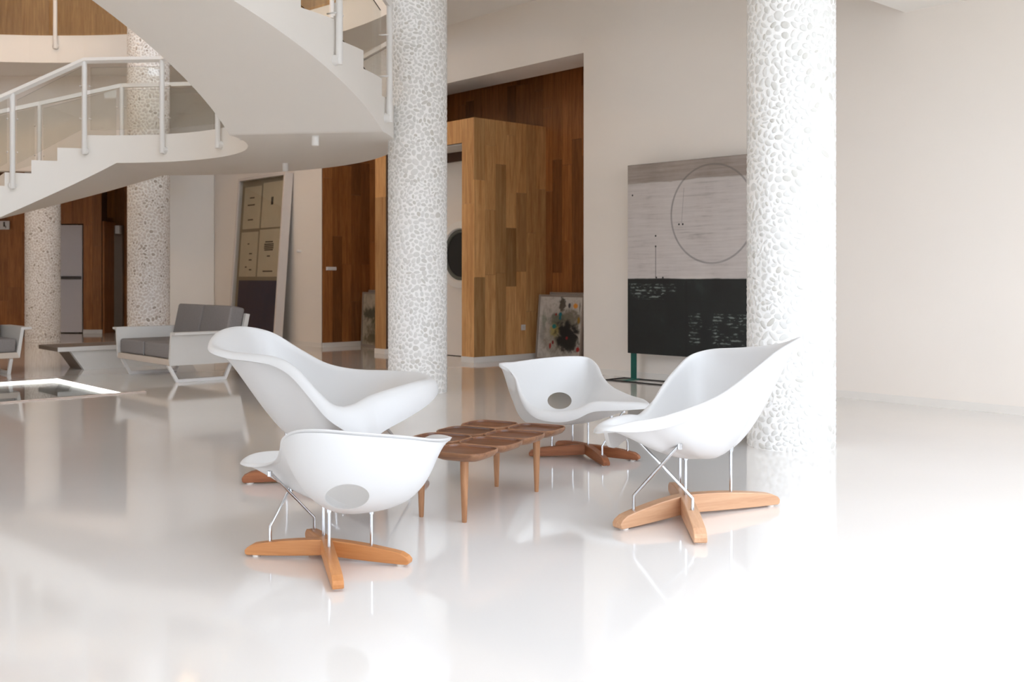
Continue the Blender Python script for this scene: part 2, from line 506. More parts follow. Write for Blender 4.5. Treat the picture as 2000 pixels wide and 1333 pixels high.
vpart(bbox('plinth', M['skirting'], BX1 - JW - 0.004, BX1 + 0.006, BD0 - 0.012, BD1, 0, 0.075))
vpart(bbox('plinth', M['skirting'], BX0 - 0.004, BX0 + JW + 0.004, BD0 - 0.012, BD1, 0, 0.075))
vpart(bbox('reveal_lining', M['plaster_white'], BX0 + JW, BX1 - JW, BD0 + 0.05, 0.5, 3.06, 3.08))
vpart(bbox('lintel', M['brown_dark'], BX0 + JW, BX1 - JW, 0.46, 0.5, 2.92, 3.06))
# door with porthole inside the box
dr = struct(bbox('door_1', M['plaster'], BX0 + JW, BX1 - JW, 0.5, 0.55, 0.01, 2.92))
pc = B((BX0 + BX1) / 2 + 0.25, 0.5, 1.52)
def disc_ring(name, mat, parent, c, prof, seg=48):
    bm = bmesh.new(); bm_lathe(bm, prof, seg)
    Rm = Matrix.Translation(c) @ Matrix((AX, Vector((0, 0, 1)), -NX)).transposed().to_4x4()
    bmesh.ops.transform(bm, matrix=Rm, verts=bm.verts)
    o = from_bm(name, bm, mat, parent, smooth=True); sharp(o.data, 40); return o
disc_ring('porthole_frame', M['plaster_white'], dr, pc, [(0.50, 0.0), (0.50, 0.05), (0.48, 0.06), (0.40, 0.06), (0.38, 0.03), (0.38, 0.0)])
disc_ring('porthole_gasket', M['rubber'], dr, pc, [(0.38, 0.0), (0.38, 0.034), (0.34, 0.03), (0.33, 0.01), (0.33, 0.0)])
disc_ring('porthole_glass', M['glass_dark'], dr, pc, [(0.0, 0.012), (0.34, 0.012), (0.34, 0.0)])

# small fittings on the timber
so = thing('wall_socket', 'small white socket low on the oak box beside the small painting', 'socket', B(BX1 + 0.006, 0.86, 0.46), RZ)
box('plate', M['sign'], so, -0.004, 0.008, -0.04, 0.04, -0.04, 0.04, 0.003)
box('insert', M['frame_white'], so, 0.008, 0.012, -0.022, 0.022, -0.022, 0.022, 0.003)
hd = thing('pull_handle', 'small white pull handle on dark oak lining left of the column', 'handle', B(SO0 + 0.026, 0.17, 1.33), RZ)
box('grip', M['metal_white'], hd, 0.0, 0.03, -0.09, 0.09, -0.022, 0.022, 0.006)
box('mounting_plate', M['metal_white'], hd, -0.004, 0.0, -0.1, 0.1, -0.03, 0.03)
kn = thing('wall_button', 'tiny white button on beige wall right of the tall framed poster', 'button', W(583, 491, 17.75), RZ)
bm = bmesh.new(); bm_lathe(bm, [(0, 0.03), (0.028, 0.024), (0.03, 0.01), (0.02, 0.0), (0.02, -0.05)], 16)
bmesh.ops.rotate(bm, verts=bm.verts, cent=(0, 0, 0), matrix=Matrix.Rotation(PI / 2, 3, 'X'))
from_bm('button_cap', bm, M['metal_white'], kn, True)

# far left walls
struct(box('wall_left_white', M['plaster_white'], None, -7.3, -5.88, 20.2, 20.5, 0, CEIL))
wf = struct(box('wall_left_timber', M['brown_dark'], None, -16.5, -9.98, 21.52, 21.8, 0, 3.9))
planks(wf, Vector((-16.5, 21.52, 0)), Vector((1, 0, 0)), Vector((0, -1, 0)), 6.5, 3.9, M['oak_dark'], 0.3, 21)
wf2 = struct(box('wall_left_timber_right', M['brown_dark'], None, -9.0, -8.62, 21.52, 21.8, 0, 3.9))
planks(wf2, Vector((-9.0, 21.52, 0)), Vector((1, 0, 0)), Vector((0, -1, 0)), 0.38, 3.9, M['oak_dark'], 0.19, 22)
wf3 = struct(box('wall_left_lintel', M['brown_dark'], None, -9.98, -9.0, 21.52, 21.8, 2.3, 3.9))
planks(wf3, Vector((-9.98, 21.52, 0)), Vector((1, 0, 0)), Vector((0, -1, 0)), 0.98, 3.9, M['oak_dark'], 0.245, 23, z0=2.3)
d2 = struct(box('door_2', M['door_white'], None, -9.97, -9.05, 21.56, 21.62, 0.02, 2.28))
box('push_bar', M['dark_bar'], d2, -9.95, -9.06, 21.5, 21.55, 1.14, 1.2, 0.01)
wf4 = struct(box('wall_left_recess', M['brown_dark'], None, -9.4, -7.0, 22.2, 22.4, 0, 3.9))
planks(wf4, Vector((-9.4, 22.2, 0)), Vector((1, 0, 0)), Vector((0, -1, 0)), 2.4, 3.9, M['oak_dark'], 0.2, 24)
struct(box('door_3', M['door_taupe'], None, -8.72, -8.4, 22.08, 22.16, 0.02, 2.3))
struct(box('trim_1', M['oak_dark'], None, -8.62, -8.58, 21.55, 22.18, 0.0, 2.36))
struct(box('baseboard_timber', M['skirting'], None, -9.0, -8.6, 21.48, 21.5, 0, 0.08))
struct(box('wall_left_bulkhead', M['plaster'], None, -16.5, -6.6, 18.45, 18.68, 3.1, CEIL))
sg = thing('restroom_sign', 'small white restroom sign on the oak wall at left edge', 'sign', (-10.62, 21.44, 2.27))
box('sign_plate', M['sign'], sg, -0.1, 0.1, -0.015, 0.02, -0.09, 0.09, 0.006)
bm = bmesh.new()
bm_lathe(bm, [(0, 0.0), (0.018, 0.0), (0.018, 0.004), (0, 0.004)], 12, (0, 0, 0)); bmesh.ops.rotate(bm, verts=bm.verts, cent=(0, 0, 0), matrix=Matrix.Rotation(PI / 2, 3, 'X'))
bmesh.ops.translate(bm, verts=bm.verts, vec=(-0.005, -0.016, 0.05))
bm_box(bm, -0.02, 0.012, -0.02, -0.016, -0.02, 0.03); bm_box(bm, -0.02, 0.03, -0.02, -0.016, -0.03, -0.016); bm_box(bm, 0.022, 0.034, -0.02, -0.016, -0.06, -0.018)
from_bm('figure', bm, M['ink'], sg)
bx = thing('sensor_box', 'small pale sensor box high beside the recessed door behind column', 'sensor', (-8.44, 21.95, 2.2))
box('housing', M['sign'], bx, -0.05, 0.05, -0.06, 0.06, -0.09, 0.09, 0.012)
box('bracket', M['door_taupe'], bx, -0.03, 0.03, 0.06, 0.25, -0.02, 0.02)

# upper gallery: timber rear wall and parapet rail
ug = struct(box('wall_gallery', M['brown_dark'], None, -17, 2, 20.9, 21.1, UP, 8.2))
planks(ug, Vector((-17, 20.9, 0)), Vector((1, 0, 0)), Vector((0, -1, 0)), 15, 8.2, M['oak_light'], 0.5, 31, z0=UP, lens=(1.5, 3.0))
gr = thing('gallery_railing', 'white post and glass railing along the upper gallery edge', 'railing', (GC[0], GC[1] + GR, UP))
def gpt(a, z, r=GR - 0.04): return Vector((GC[0] + r * math.cos(a), GC[1] + r * math.sin(a), z)) - Vector((GC[0], GC[1] + GR, UP))
gang = [1.585 + k * 0.2 for k in range(-6, 5)]
for a in gang:
    tube('post', M['metal_white'], gr, [gpt(a, 5.04), gpt(a, 6.25)], 0.035, 12)
    bm = bmesh.new(); p = gpt(a, 5.08); q = gpt(a, 5.08, GR + 0.0); bm_tube(bm, [p, q], 0.05, 12); from_bm('bracket', bm, M['metal_white'], gr, True)
for a, b in zip(gang, gang[1:]):
    bm = bmesh.new(); pts = [gpt(a + 0.012, 0, GR - 0.09), gpt(b - 0.012, 0, GR - 0.09), gpt(b - 0.012, 0, GR - 0.078), gpt(a + 0.012, 0, GR - 0.078)]
    bm_prism(bm, [(p.x, p.y) for p in pts], 0.0, 0.9); from_bm('glass_pane', bm, M['glass'], gr)
tube('handrail', M['metal_white'], gr, [gpt(a, 6.27) for a in gang], 0.035, 4, True)

# warm pendant lamps hanging over the stair void
for (x, y, st, lab) in ((-9.2, 13.6, 'left', 'warm pendant lamp over the stair void, farther left'), (-5.2, 14.6, 'right', 'warm pendant lamp over the stair void, nearer the column')):
    t = thing('pendant_lamp', lab, 'lamp', (x, y, 8.2), 0, 'warm pendant lamps over the stair void')
    tube('cord', M['black'], t, [(0, 0, -0.5), (0, 0, 0)], 0.006, 6)
    bm = bmesh.new(); bm_lathe(bm, [(0.05, -0.5), (0.09, -0.52), (0.26, -0.78), (0.25, -0.78), (0.08, -0.53), (0.04, -0.51)], 24); from_bm('lamp_shade', bm, M['metal_white'], t, True)
    bm = bmesh.new(); bm_lathe(bm, [(0, -0.58), (0.05, -0.6), (0.07, -0.66), (0.05, -0.72), (0, -0.74)], 16); from_bm('bulb', bm, mk_emit('warm_bulb', (1, 0.62, 0.3, 1), 6.0), t, True)
    ld = bpy.data.lights.new('pendant_light', 'POINT'); ld.energy = 120; ld.color = (1.0, 0.68, 0.42); ld.shadow_soft_size = 0.2
    lo = bpy.data.objects.new('pendant_light', ld); COL.objects.link(lo); lo.parent = t; lo.location = (0, 0, -0.86)

# ------------------------------------------------------------------ spiral staircase
SC = Vector((-4.939, 10.488, 0)); RI, RO = 2.164, 3.735
ZU, TH = 2.602, 0.34
ZL = ZU + TH
TA, TB = -0.165, 1.735                     # first risers: upper flight turns clockwise, lower flight the other way
NA, DA = 14, 0.129; RA = (UP - ZL) / NA
NB_, DB = 18, 0.134; RB = ZL / NB_
KA, KB = RA / DA, RB / DB
def pol(r, t, z): return Vector((SC.x + r * math.cos(t), SC.y + r * math.sin(t), z))
stair = thing('spiral_staircase', 'white spiral staircase with glass balustrade rising around a floor light well', 'staircase', (SC.x, SC.y, 0))
def srel(p): return p - Vector((SC.x, SC.y, 0))
def ztop(t):
    if TA <= t <= TB: return ZL
    if t < TA: return ZL + RA * min(NA, math.floor((TA - t) / DA) + 1)
    return ZL - RB * min(NB_, math.floor((t - TB) / DB) + 1)
def zbot(t):
    if -0.154 <= t <= 1.546: return ZU
    if t < -0.154: return min(ZU + KA * (-0.154 - t), UP - 0.4)
    return max(ZU - 1.13 * (t - 1.546), -0.02)
def flight(name, t0, t1, marks):
    """solid curved body whose top follows the steps"""
    ts = sorted(set(round(x, 5) for x in ([t0 + (t1 - t0) * i / 64 for i in range(65)] + marks)))
    bm = bmesh.new(); cols = []
    for t in ts:
        tops = [ztop(t)]
        if any(abs(t - m) < 1e-4 for m in marks): 
            tops = [ztop(t - 1e-3), ztop(t + 1e-3)]
            tops = [ztop(max(t0, t - 1e-3) if t > t0 else t + 1e-3), ztop(min(t1, t + 1e-3) if t < t1 else t - 1e-3)]
        for zt in dict.fromkeys(tops):
            cols.append([bm.verts.new(srel(pol(RI, t, zbot(t)))), bm.verts.new(srel(pol(RI, t, zt))),
                         bm.verts.new(srel(pol(RO, t, zt))), bm.verts.new(srel(pol(RO, t, zbot(t))))])
    for a, b in zip(cols, cols[1:]):
        for j in range(4):
            k = (j + 1) % 4
            vs = []
            for v in (a[j], b[j], b[k], a[k]):
                if all((v.co - q.co).length > 1e-6 for q in vs): vs.append(v)
            if len(vs) >= 3: bm.faces.new(vs)
    bm.faces.new(cols[0][::-1]); bm.faces.new(cols[-1])
    bmesh.ops.remove_doubles(bm, verts=bm.verts, dist=1e-5)
    o = from_bm(name, bm, M['stair_white'], stair); sharp(o.data, 25); return o
mA = [round(TA - i * DA, 5) for i in range(NA + 1)]
mB = [round(TB + i * DB, 5) for i in range(NB_ + 1)]
flight('upper_flight', TA - NA * DA - 0.3, TA, mA)
flight('landing', TA, TB, [-0.154, 1.546])
flight('lower_flight', TB, TB + NB_ * DB, mB)
# dark stone treads laid on the steps
for i in range(NA):
    t1, t0 = TA - i * DA, TA - (i + 1) * DA; z = ztop((t0 + t1) / 2)
    bm = bmesh.new(); n = 4
    pts = [srel(pol(RI + 0.06, t0 + (t1 - t0) * j / n, 0)) for j in range(n + 1)] + [srel(pol(RO - 0.06, t1 - (t1 - t0) * j / n, 0)) for j in range(n + 1)]
    bm_prism(bm, [(p.x, p.y) for p in pts], z, z + 0.004); from_bm('tread', bm, M['bench_top'], stair)

def rail_z(t):
    """walking line under the rail, straight slope along the flights"""
    if TA <= t <= TB: return ZL
    if t < TA: return ZL + KA * (TA - t)
    return ZL - KB * (t - TB)
def rail(angles, r, inward, skip=()):
    off = -0.045 if inward else 0.045
    tops = []
    for t in angles:
        z = rail_z(t)
        a, b = srel(pol(r + off, t, z - 0.24)), srel(pol(r + off, t, z + 0.91))
        tube('post', M['metal_white'], stair, [a, b], 0.031, 14)
        p = srel(pol(r + off * 1.2, t, z - 0.2)); q = srel(pol(r, t, z - 0.2))
        bm = bmesh.new(); bm_tube(bm, [p, q], [0.042, 0.05], 16); br = from_bm('bracket', bm, M['metal_white'], stair, True)
        sharp(br.data, 40); tops.append(b)
    for i, (t, u) in enumerate(zip(angles, angles[1:])):
        if i in skip: continue
        s = 1 if u > t else -1; e = 0.055 / r * s
        rg = r + (0.03 if inward else -0.03)
        za, zb = rail_z(t), rail_z(u)
        A0, B0 = srel(pol(rg, t + e, 0)), srel(pol(rg, u - e, 0)); nrm = Vector((0, 0, 1)).cross((B0 - A0).normalized()) * 0.006
        bm = bmesh.new(); vs = []
        for sgn in (-1, 1):
            for P, z in ((A0, za), (B0, zb)):
                for dz in (0.07, 0.84): vs.append(bm.verts.new(P + nrm * sgn + Vector((0, 0, z + dz))))
        for f in ((0, 1, 3, 2), (4, 6, 7, 5), (0, 4, 5, 1), (2, 3, 7, 6)): bm.faces.new([vs[k] for k in f])
        for f in ((0, 2, 6, 4), (1, 5, 7, 3)): bm.faces.new([vs[k] for k in f]).material_index = 1
        g = from_bm('glass_pane', bm, M['glass'], stair); g.data.materials.append(M['glass_edge'])
        for P, z in ((A0, za), (B0, zb)):
            for dz in (0.2, 0.6):
                c = P + Vector((0, 0, z + dz)); o2 = Vector((P.x, P.y, 0)).normalized() * (0.05 * (-1 if inward else 1))
                bm = bmesh.new(); bm_tube(bm, [c - o2 * 0.3, c + o2 * 1.6], 0.008, 8); from_bm('glass_clip', bm, M['metal_white'], stair, True)
    tube('handrail', M['metal_white'], stair, tops, 0.026, 4, True)
rail([-1.74, -1.3, -0.86, -0.43, -0.02, 0.38, 0.79, 1.25, 1.72, 2.1, 2.5, 2.95, 3.4, 3.85], RI, True)
rail([-1.65, -1.36, -1.06, -0.75, -0.43, -0.135], RO, False)
rail([0.25, 0.72, 1.2, 1.70, 1.98, 2.4, 2.85, 3.3, 3.75], RO, False)

# light well under the stair
lw = thing('floor_light_well', 'recessed floor light well with bright white edge under the staircase', 'light well', B(PIT[0], PIT[2]), RZ)
LW, LD = PIT[1] - PIT[0], PIT[3] - PIT[2]
box('well_floor', plain('well_stone', (206, 194, 178), 0.5, noise=0.15, nscale=2), lw, 0, LW, 0, LD, -0.29, -0.27)
wg = plain('well_side_grey', (178, 180, 182), 0.35, noise=0.12, nscale=2)
box('well_side', wg, lw, 0, LW, LD - 0.02, LD, -0.27, -0.045)
box('well_side', wg, lw, 0, 0.02, 0, LD, -0.27, -0.045)
box('well_side', wg, lw, LW - 0.02, LW, 0, LD, -0.27, -0.045)
box('well_side', wg, lw, 0, LW, 0, 0.02, -0.27, -0.045)
box('light_strip', M['led'], lw, 0, LW, LD - 0.05, LD, -0.045, -0.004)
box('light_strip', M['led'], lw, 0, 0.05, 0, LD, -0.045, -0.004)
box('glass_pane', M['glass_clear'], lw, 0.05, LW - 0.01, 0.01, LD - 0.05, -0.02, -0.008)
box('metal_edge', plain('well_edge_metal', (206, 190, 180), 0.3), lw, LW + 0.02, LW + 0.07, 0, LD + 0.2, 0, 0.012, 0.003)

# ------------------------------------------------------------------ pebble columns
CR, CH = 0.303, CEIL + 0.05
circ = 2 * PI * CR
NP = 4000
def pebble_layout():
    pts = np.stack([rng.random(NP) * circ, rng.random(NP) * CH], -1)
    for it in range(3):
        kd = KDTree(NP * 3)
        for i, (x, y) in enumerate(pts):
            for k, o in enumerate((-circ, 0, circ)): kd.insert((x + o, y, 0), i * 3 + k)
        kd.balance()
        ns = 42000 if it < 2 else 90000
        smp = np.stack([rng.random(ns) * circ, rng.random(ns) * CH], -1)
        own = np.empty(ns, int); rel = np.empty((ns, 2))
        for j, (x, y) in enumerate(smp):
            co, idx, _ = kd.find((x, y, 0)); own[j] = idx // 3; rel[j] = (x - co[0], y - co[1])
        cnt = np.bincount(own, minlength=NP).clip(1)
        mx = np.bincount(own, rel[:, 0], NP) / cnt; my = np.bincount(own, rel[:, 1], NP) / cnt
        if it < 2: pts = pts + np.stack([mx, my], -1) * 0.8; pts[:, 0] %= circ
    cxx = np.bincount(own, (rel[:, 0] - mx[own]) ** 2, NP) / cnt; cyy = np.bincount(own, (rel[:, 1] - my[own]) ** 2, NP) / cnt
    cxy = np.bincount(own, (rel[:, 0] - mx[own]) * (rel[:, 1] - my[own]), NP) / cnt
    out = []
    for i in range(NP):
        ev, vec = np.linalg.eigh([[cxx[i], cxy[i]], [cxy[i], cyy[i]]])
        a, b = 2 * math.sqrt(max(ev[1], 1e-6)), 2 * math.sqrt(max(ev[0], 1e-6))
        out.append((pts[i, 0] + mx[i], pts[i, 1] + my[i], max(a * 0.88 - 0.002, 0.006), max(b * 0.88 - 0.002, 0.005), math.atan2(vec[1, 1], vec[0, 1])))
    return out
LAY = pebble_layout()
def dome(seed, seg=9):
    """unit pebble: irregular flattened dome, x y in -1..1, height 1"""
    r = random.Random(seed); ph = r.random() * 6; k2, k3 = r.uniform(0, 0.12), r.uniform(0, 0.1)
    vs, fs = [], []
    for rr, h in ((1.0, -0.25), (0.86, 0.55), (0.45, 0.95)):
        for j in range(seg):
            a = 2 * PI * j / seg; q = rr * (1 + k2 * math.cos(2 * a + ph) + k3 * math.cos(3 * a - ph)); vs.append((q * math.cos(a), q * math.sin(a), h))
    vs.append((0, 0, 1.0))
    for L in (0, seg):
        for j in range(seg): fs.append((L + j, L + (j + 1) % seg, L + seg + (j + 1) % seg, L + seg + j))
    for j in range(seg): fs.append((2 * seg + j, 2 * seg + (j + 1) % seg, 3 * seg))
    return np.array(vs), fs
DOMES = [dome(i) for i in range(6)]
PH = 0.004
def pebble_matrix(x, z, a, b, ang):
    th = x / CR
    er = Vector((math.cos(th), math.sin(th), 0)); et = Vector((-math.sin(th), math.cos(th), 0)); ez = Vector((0, 0, 1))
    e1 = et * math.cos(ang) + ez * math.sin(ang); e2 = -et * math.sin(ang) + ez * math.cos(ang)
    R = Matrix((e1 * a, e2 * b, er * PH)).transposed().to_4x4()
    return Matrix.Translation(er * CR + ez * z) @ R
def joined_pebbles(items, name, mat, parent):
    V, F = [], []; base = 0
    for i, it in items:
        dv, df = DOMES[i % 6]; m = np.array(pebble_matrix(*it))
        V.append(dv @ m[:3, :3].T + m[:3, 3]); F += [tuple(k + base for k in f) for f in df]; base += len(dv)
    me = bpy.data.meshes.new(name); me.from_pydata(np.concatenate(V).tolist(), [], F)
    o = new_obj(name, me, parent, mat, True); o['kind'] = 'stuff'; return o
def shaft(name, parent, h=CH):
    bm = bmesh.new(); bm_lathe(bm, [(CR, 0), (CR, h)], 64); return from_bm(name, bm, M['grout'], parent, True)
DM = []
for i, (dv, df) in enumerate(DOMES):
    me = bpy.data.meshes.new('pebble'); me.from_pydata(dv.tolist(), [], df); me.materials.append(M['pebble'])
    me.polygons.foreach_set('use_smooth', [True] * len(df)); DM.append(me)
def column(loc, label, rot, single=0, mat=None, height=CH):
    c = thing('pebble_column', label, 'column', loc, 0, 'round pebble columns')
    shaft('shaft', c, height)
    ring = []
    lay = []
    for i, (x, z, a, b, g) in enumerate(LAY):
        x = (x + rot * CR) % circ
        n = height / CH
        lay.append((i, (x, z, a, b, g)))
        if height > CH * 1.01 and z < height - CH: lay.append((i, (x, z + CH, a, b, g)))
    lay = [q for q in lay if 0.012 < q[1][1] < height - 0.01]
    if single:
        cam_d = Vector((-loc[0], -loc[1], 0)).normalized()
        def key(q):
            th = q[1][0] / CR; f = math.cos(th) * cam_d.x + math.sin(th) * cam_d.y
            return (abs(q[1][1] - CAMH) * 0.25 + (1 - f)) if f > 0.12 else 99
        lay.sort(key=key)
        for i, it in lay[:single]:
            o = bpy.data.objects.new('pebble', DM[i % 6]); COL.objects.link(o); o.parent = c; o.matrix_basis = pebble_matrix(*it)
        lay = lay[single:]
    joined_pebbles(lay, 'pebbles', mat or M['pebble'], c)
    return c
column((1.98, 7.27, 0), 'white pebble-clad round column nearest, behind the right chaise', 0.0, single=298)
column((-0.982, 10.65, 0), 'white pebble-clad round column standing at the spiral stair landing edge', 2.1)
column((-5.5, 15.5, 0), 'speckled pebble column rising behind the grey two-seat sofa', 1.0, mat=M['pebble_far'], height=8.15)
column((-8.72, 19.03, 0), 'farthest speckled pebble column left of the white door', 3.3, mat=M['pebble_far'])

# ceiling spotlights under the landing
for (u, v, Y, lab) in ((616, 262, 10.22, 'white cylinder spotlight under the landing, nearer of two'), (557.5, 318, 12.7, 'white cylinder spotlight under the landing, farther above framed poster')):
    p = W(u, v, Y); p.z = ZU
    t = thing('ceiling_spotlight', lab, 'spotlight', p)
    bm = bmesh.new(); bm_lathe(bm, [(0, -0.092), (0.026, -0.09), (0.034, -0.098), (0.036, -0.09), (0.036, -0.008), (0.03, -0.004), (0, -0.004)], 24)
    o = from_bm('lamp_body', bm, M['metal_white'], t, True); sharp(o.data)
    bm = bmesh.new(); bm_lathe(bm, [(0, -0.006), (0.04, -0.006), (0.04, 0.0), (0, 0.0)], 24); from_bm('ceiling_rose', bm, M['metal_white'], t)
#__PART2__
# ------------------------------------------------------------------ moulded lounge chairs
def crom(P, per, n):
    """periodic Catmull-Rom over rows of P sampled by chord length of the first three columns"""
    P = np.array(P, float); K = len(P)
    L = np.linalg.norm(np.roll(P[:, :3], -1, 0) - P[:, :3], axis=1) ** 0.5
    t = np.concatenate([[0], np.cumsum(L)]); T = t[-1]
    # tangents (non-uniform)
    tang = np.zeros_like(P)
    for i in range(K):
        a, b = L[i - 1], L[i]
        d0 = (P[i] - P[i - 1]) / a; d1 = (P[(i + 1) % K] - P[i]) / b
        tang[i] = (d0 * b + d1 * a) / (a + b)
    out = []
    for s in np.linspace(0, T, n, endpoint=False):
        i = min(np.searchsorted(t, s, 'right') - 1, K - 1); h = L[i]; x = (s - t[i]) / h; j = (i + 1) % K
        out.append((2 * x ** 3 - 3 * x ** 2 + 1) * P[i] + (x ** 3 - 2 * x ** 2 + x) * h * tang[i] + (-2 * x ** 3 + 3 * x ** 2) * P[j] + (x ** 3 - x ** 2) * h * tang[j])
    return np.array(out)

def shell_mesh(keys, c, hole=None, N=168, NS=30, thick=0.016):
    """keys: rows (x, y, z, a, b, g, lip_out, lip_down); c: lowest point of the seat.
    From the seat the surface runs flat to a, climbs by b/g to the crest (x,y,z) and rolls outwards over the lip."""
    R = crom(keys, True, N)
    c = np.array(c)
    rings = []
    ss = [((i + 1) / NS) for i in range(NS)]
    for s in ss:
        row = []
        for q in R:
            k = q[:3]; hv = (k - c) * np.array([1, 1, 0]); hh = np.linalg.norm(hv) + 1e-9
            p1 = c + hv * q[3]; p2 = c + hv * q[4] + np.array([0, 0, (k[2] - c[2]) * q[5]])
            row.append((1 - s) ** 3 * c + 3 * (1 - s) ** 2 * s * p1 + 3 * (1 - s) * s * s * p2 + s ** 3 * k)
        rings.append(np.array(row))
    # outward direction in plan, from neighbours along the rim
    tg = np.roll(R[:, :3], -1, 0) - np.roll(R[:, :3], 1, 0)
    out = np.stack([tg[:, 1], -tg[:, 0]], -1); out /= np.linalg.norm(out, axis=1)[:, None] + 1e-9
    cen = R[:, :2].mean(0)
    area = np.sum(R[:, 0] * np.roll(R[:, 1], -1) - np.roll(R[:, 0], -1) * R[:, 1])
    if area < 0: out = -out
    for kx in range(3):
        out = (np.roll(out, 1, 0) + 2 * out + np.roll(out, -1, 0)) / 4
    for i in range(1, 6):
        a = i / 5 * PI / 2
        p = R[:, :3].copy()
        p[:, :2] += out * (R[:, 6] * math.sin(a))[:, None]; p[:, 2] -= R[:, 7] * (1 - math.cos(a))
        rings.append(p)
    bm = bmesh.new()
    v0 = bm.verts.new(c); vr = [[bm.verts.new(p) for p in r] for r in rings]
    for j in range(N):
        k = (j + 1) % N
        bm.faces.new((v0, vr[0][j], vr[0][k]))
        for a, b in zip(vr, vr[1:]): bm.faces.new((a[j], b[j], b[k], a[k]))
    for _ in range(2): bmesh.ops.smooth_vert(bm, verts=[v for r in vr[:-1] for v in r] + [v0], factor=0.5, use_axis_x=True, use_axis_y=True, use_axis_z=True)
    bmesh.ops.recalc_face_normals(bm, faces=bm.faces)
    me = bpy.data.meshes.new('shell'); bm.to_mesh(me); bm.free()
    o = bpy.data.objects.new('shell_work', me); COL.objects.link(o)
    md = o.modifiers.new('s', 'SOLIDIFY'); md.thickness = thick; md.offset = 0
    cut = None
    if hole is not None:
        ctr, axis, ru, rv, hd_ = hole
        axis = Vector(axis).normalized(); sx = Vector((axis.y, -axis.x, 0)).normalized(); sy = sx.cross(axis).normalized()
        b2 = bmesh.new(); n = 40
        e = [[b2.verts.new(Vector(ctr) + sx * (ru * math.cos(2 * PI * j / n)) + sy * (rv * math.sin(2 * PI * j / n)) + axis * q) for j in range(n)] for q in (-hd_, hd_)]
        for j in range(n): b2.faces.new((e[0][j], e[0][(j + 1) % n], e[1][(j + 1) % n], e[1][j]))
        b2.faces.new(e[0][::-1]); b2.faces.new(e[1]); bmesh.ops.recalc_face_normals(b2, faces=b2.faces)
        cm = bpy.data.meshes.new('c'); b2.to_mesh(cm); b2.free(); cut = bpy.data.objects.new('cutter', cm); COL.objects.link(cut)
        bo = o.modifiers.new('b', 'BOOLEAN'); bo.operation = 'DIFFERENCE'; bo.object = cut; bo.solver = 'EXACT'
    bv = o.modifiers.new('v', 'BEVEL'); bv.width = thick * 0.42; bv.segments = 3; bv.limit_method = 'ANGLE'; bv.angle_limit = math.radians(50)
    dg = bpy.context.evaluated_depsgraph_get(); dg.update()
    res = bpy.data.meshes.new_from_object(o.evaluated_get(dg), depsgraph=dg)
    bpy.data.objects.remove(o)
    if cut is not None: bpy.data.objects.remove(cut)
    res.name = 'shell'
    return res

def beam(root, wood_m, c, end, h0, h1, wd, name='base_beam'):
    """one arm of the cross base: deep at the middle, arched top, rounded end"""
    d = Vector((end[0] - c[0], end[1] - c[1], 0)); L = d.length; d.normalize()
    n = 14; top, bot = [], []
    for i in range(n + 1):
        x = L * i / n; f = i / n
        zt = h0 - (h0 - h1) * f ** 1.9
        if i == n: zt -= h1 * 0.18
        top.append((x, zt)); bot.append((x, 0.008 + 0.012 * (1 - f) ** 2))
    end_pts = [(L + 0.012, h1 * 0.55), (L + 0.010, h1 * 0.25)]
    prof = bot + [end_pts[1], end_pts[0]] + top[::-1]
    bm = bmesh.new()
    f = [[bm.verts.new((x, y, z)) for x, z in prof] for y in (-wd / 2, wd / 2)]
    bm.faces.new(f[0][::-1]); bm.faces.new(f[1]); m = len(prof)
    for i in range(m): bm.faces.new((f[0][i], f[0][(i + 1) % m], f[1][(i + 1) % m], f[1][i]))
    bmesh.ops.recalc_face_normals(bm, faces=bm.faces)
    bevel_bm(bm, 0.004, 2, 50)
    o = from_bm(name, bm, wood_m, root)
    o.location = Vector((c[0], c[1], 0)) - root.location; o.rotation_euler = (0, 0, math.atan2(d.y, d.x))
    pb = bmesh.new(); bm_lathe(pb, [(0, 0), (wd * 0.38, 0), (wd * 0.38, 0.01), (0, 0.01)], 16, (L - 0.035, 0, 0)); from_bm('foot_pad', pb, M['pad'], o)
    return o

def rod(root, pts, r):
    p = [Vector(q) - root.location for q in pts]
    o = tube('support_rod', M['chrome'], root, p, r, 10)
    e = p[-1]; bm = bmesh.new(); bm_tube(bm, [e - Vector((0, 0, r * 2.6)), e + Vector((0, 0, r * 0.8))], r * 1.7, 12)
    jt = from_bm('rod_joint', bm, M['chrome'], o, True); sharp(jt.data, 40)
    return o

def chaise(label, keys, c, cross, ends, rods, wood_m, hb, hole=None, lipdef=(0.02, 0.012), thick=0.016, wd=0.05, rr=0.007):
    root = thing('chaise_lounge', label, 'chair', (cross[0], cross[1], 0), 0, 'white moulded chaise lounges')
    rows = []
    for k in keys:
        p = W(*k[:3]); par = list(k[3]) if len(k) > 3 and k[3] else [0.72, 0.95, 0.5]
        lip = list(k[4]) if len(k) > 4 else list(lipdef)
        rows.append([p.x, p.y, p.z] + par + lip)
    me = shell_mesh(rows, W(*c), hole, thick=thick)
    me.materials.clear()
    o = new_obj('shell', me, root, M['shell'], True); sharp(o.data, 48)
    o.location = -root.location
    for e in ends: beam(root, wood_m, cross, e, hb[0], hb[1], wd)
    bvh = BVHTree.FromPolygons([v.co.copy() for v in me.vertices], [tuple(p.vertices) for p in me.polygons])
    for r in rods:                       # every rod stops where it meets the shell
        r = [Vector(q) for q in r]; d = (r[-1] - r[-2]).normalized(); L = (r[-1] - r[-2]).length
        hit = bvh.ray_cast(r[-2] + d * 0.02, d, L + 0.2)
        if hit[0] is not None: r[-1] = hit[0] + d * 0.004
        rod(root, r, rr)
    return root
def lp(a, b, f, z=0.0): return Vector((a[0] + (b[0] - a[0]) * f, a[1] + (b[1] - a[1]) * f, z))

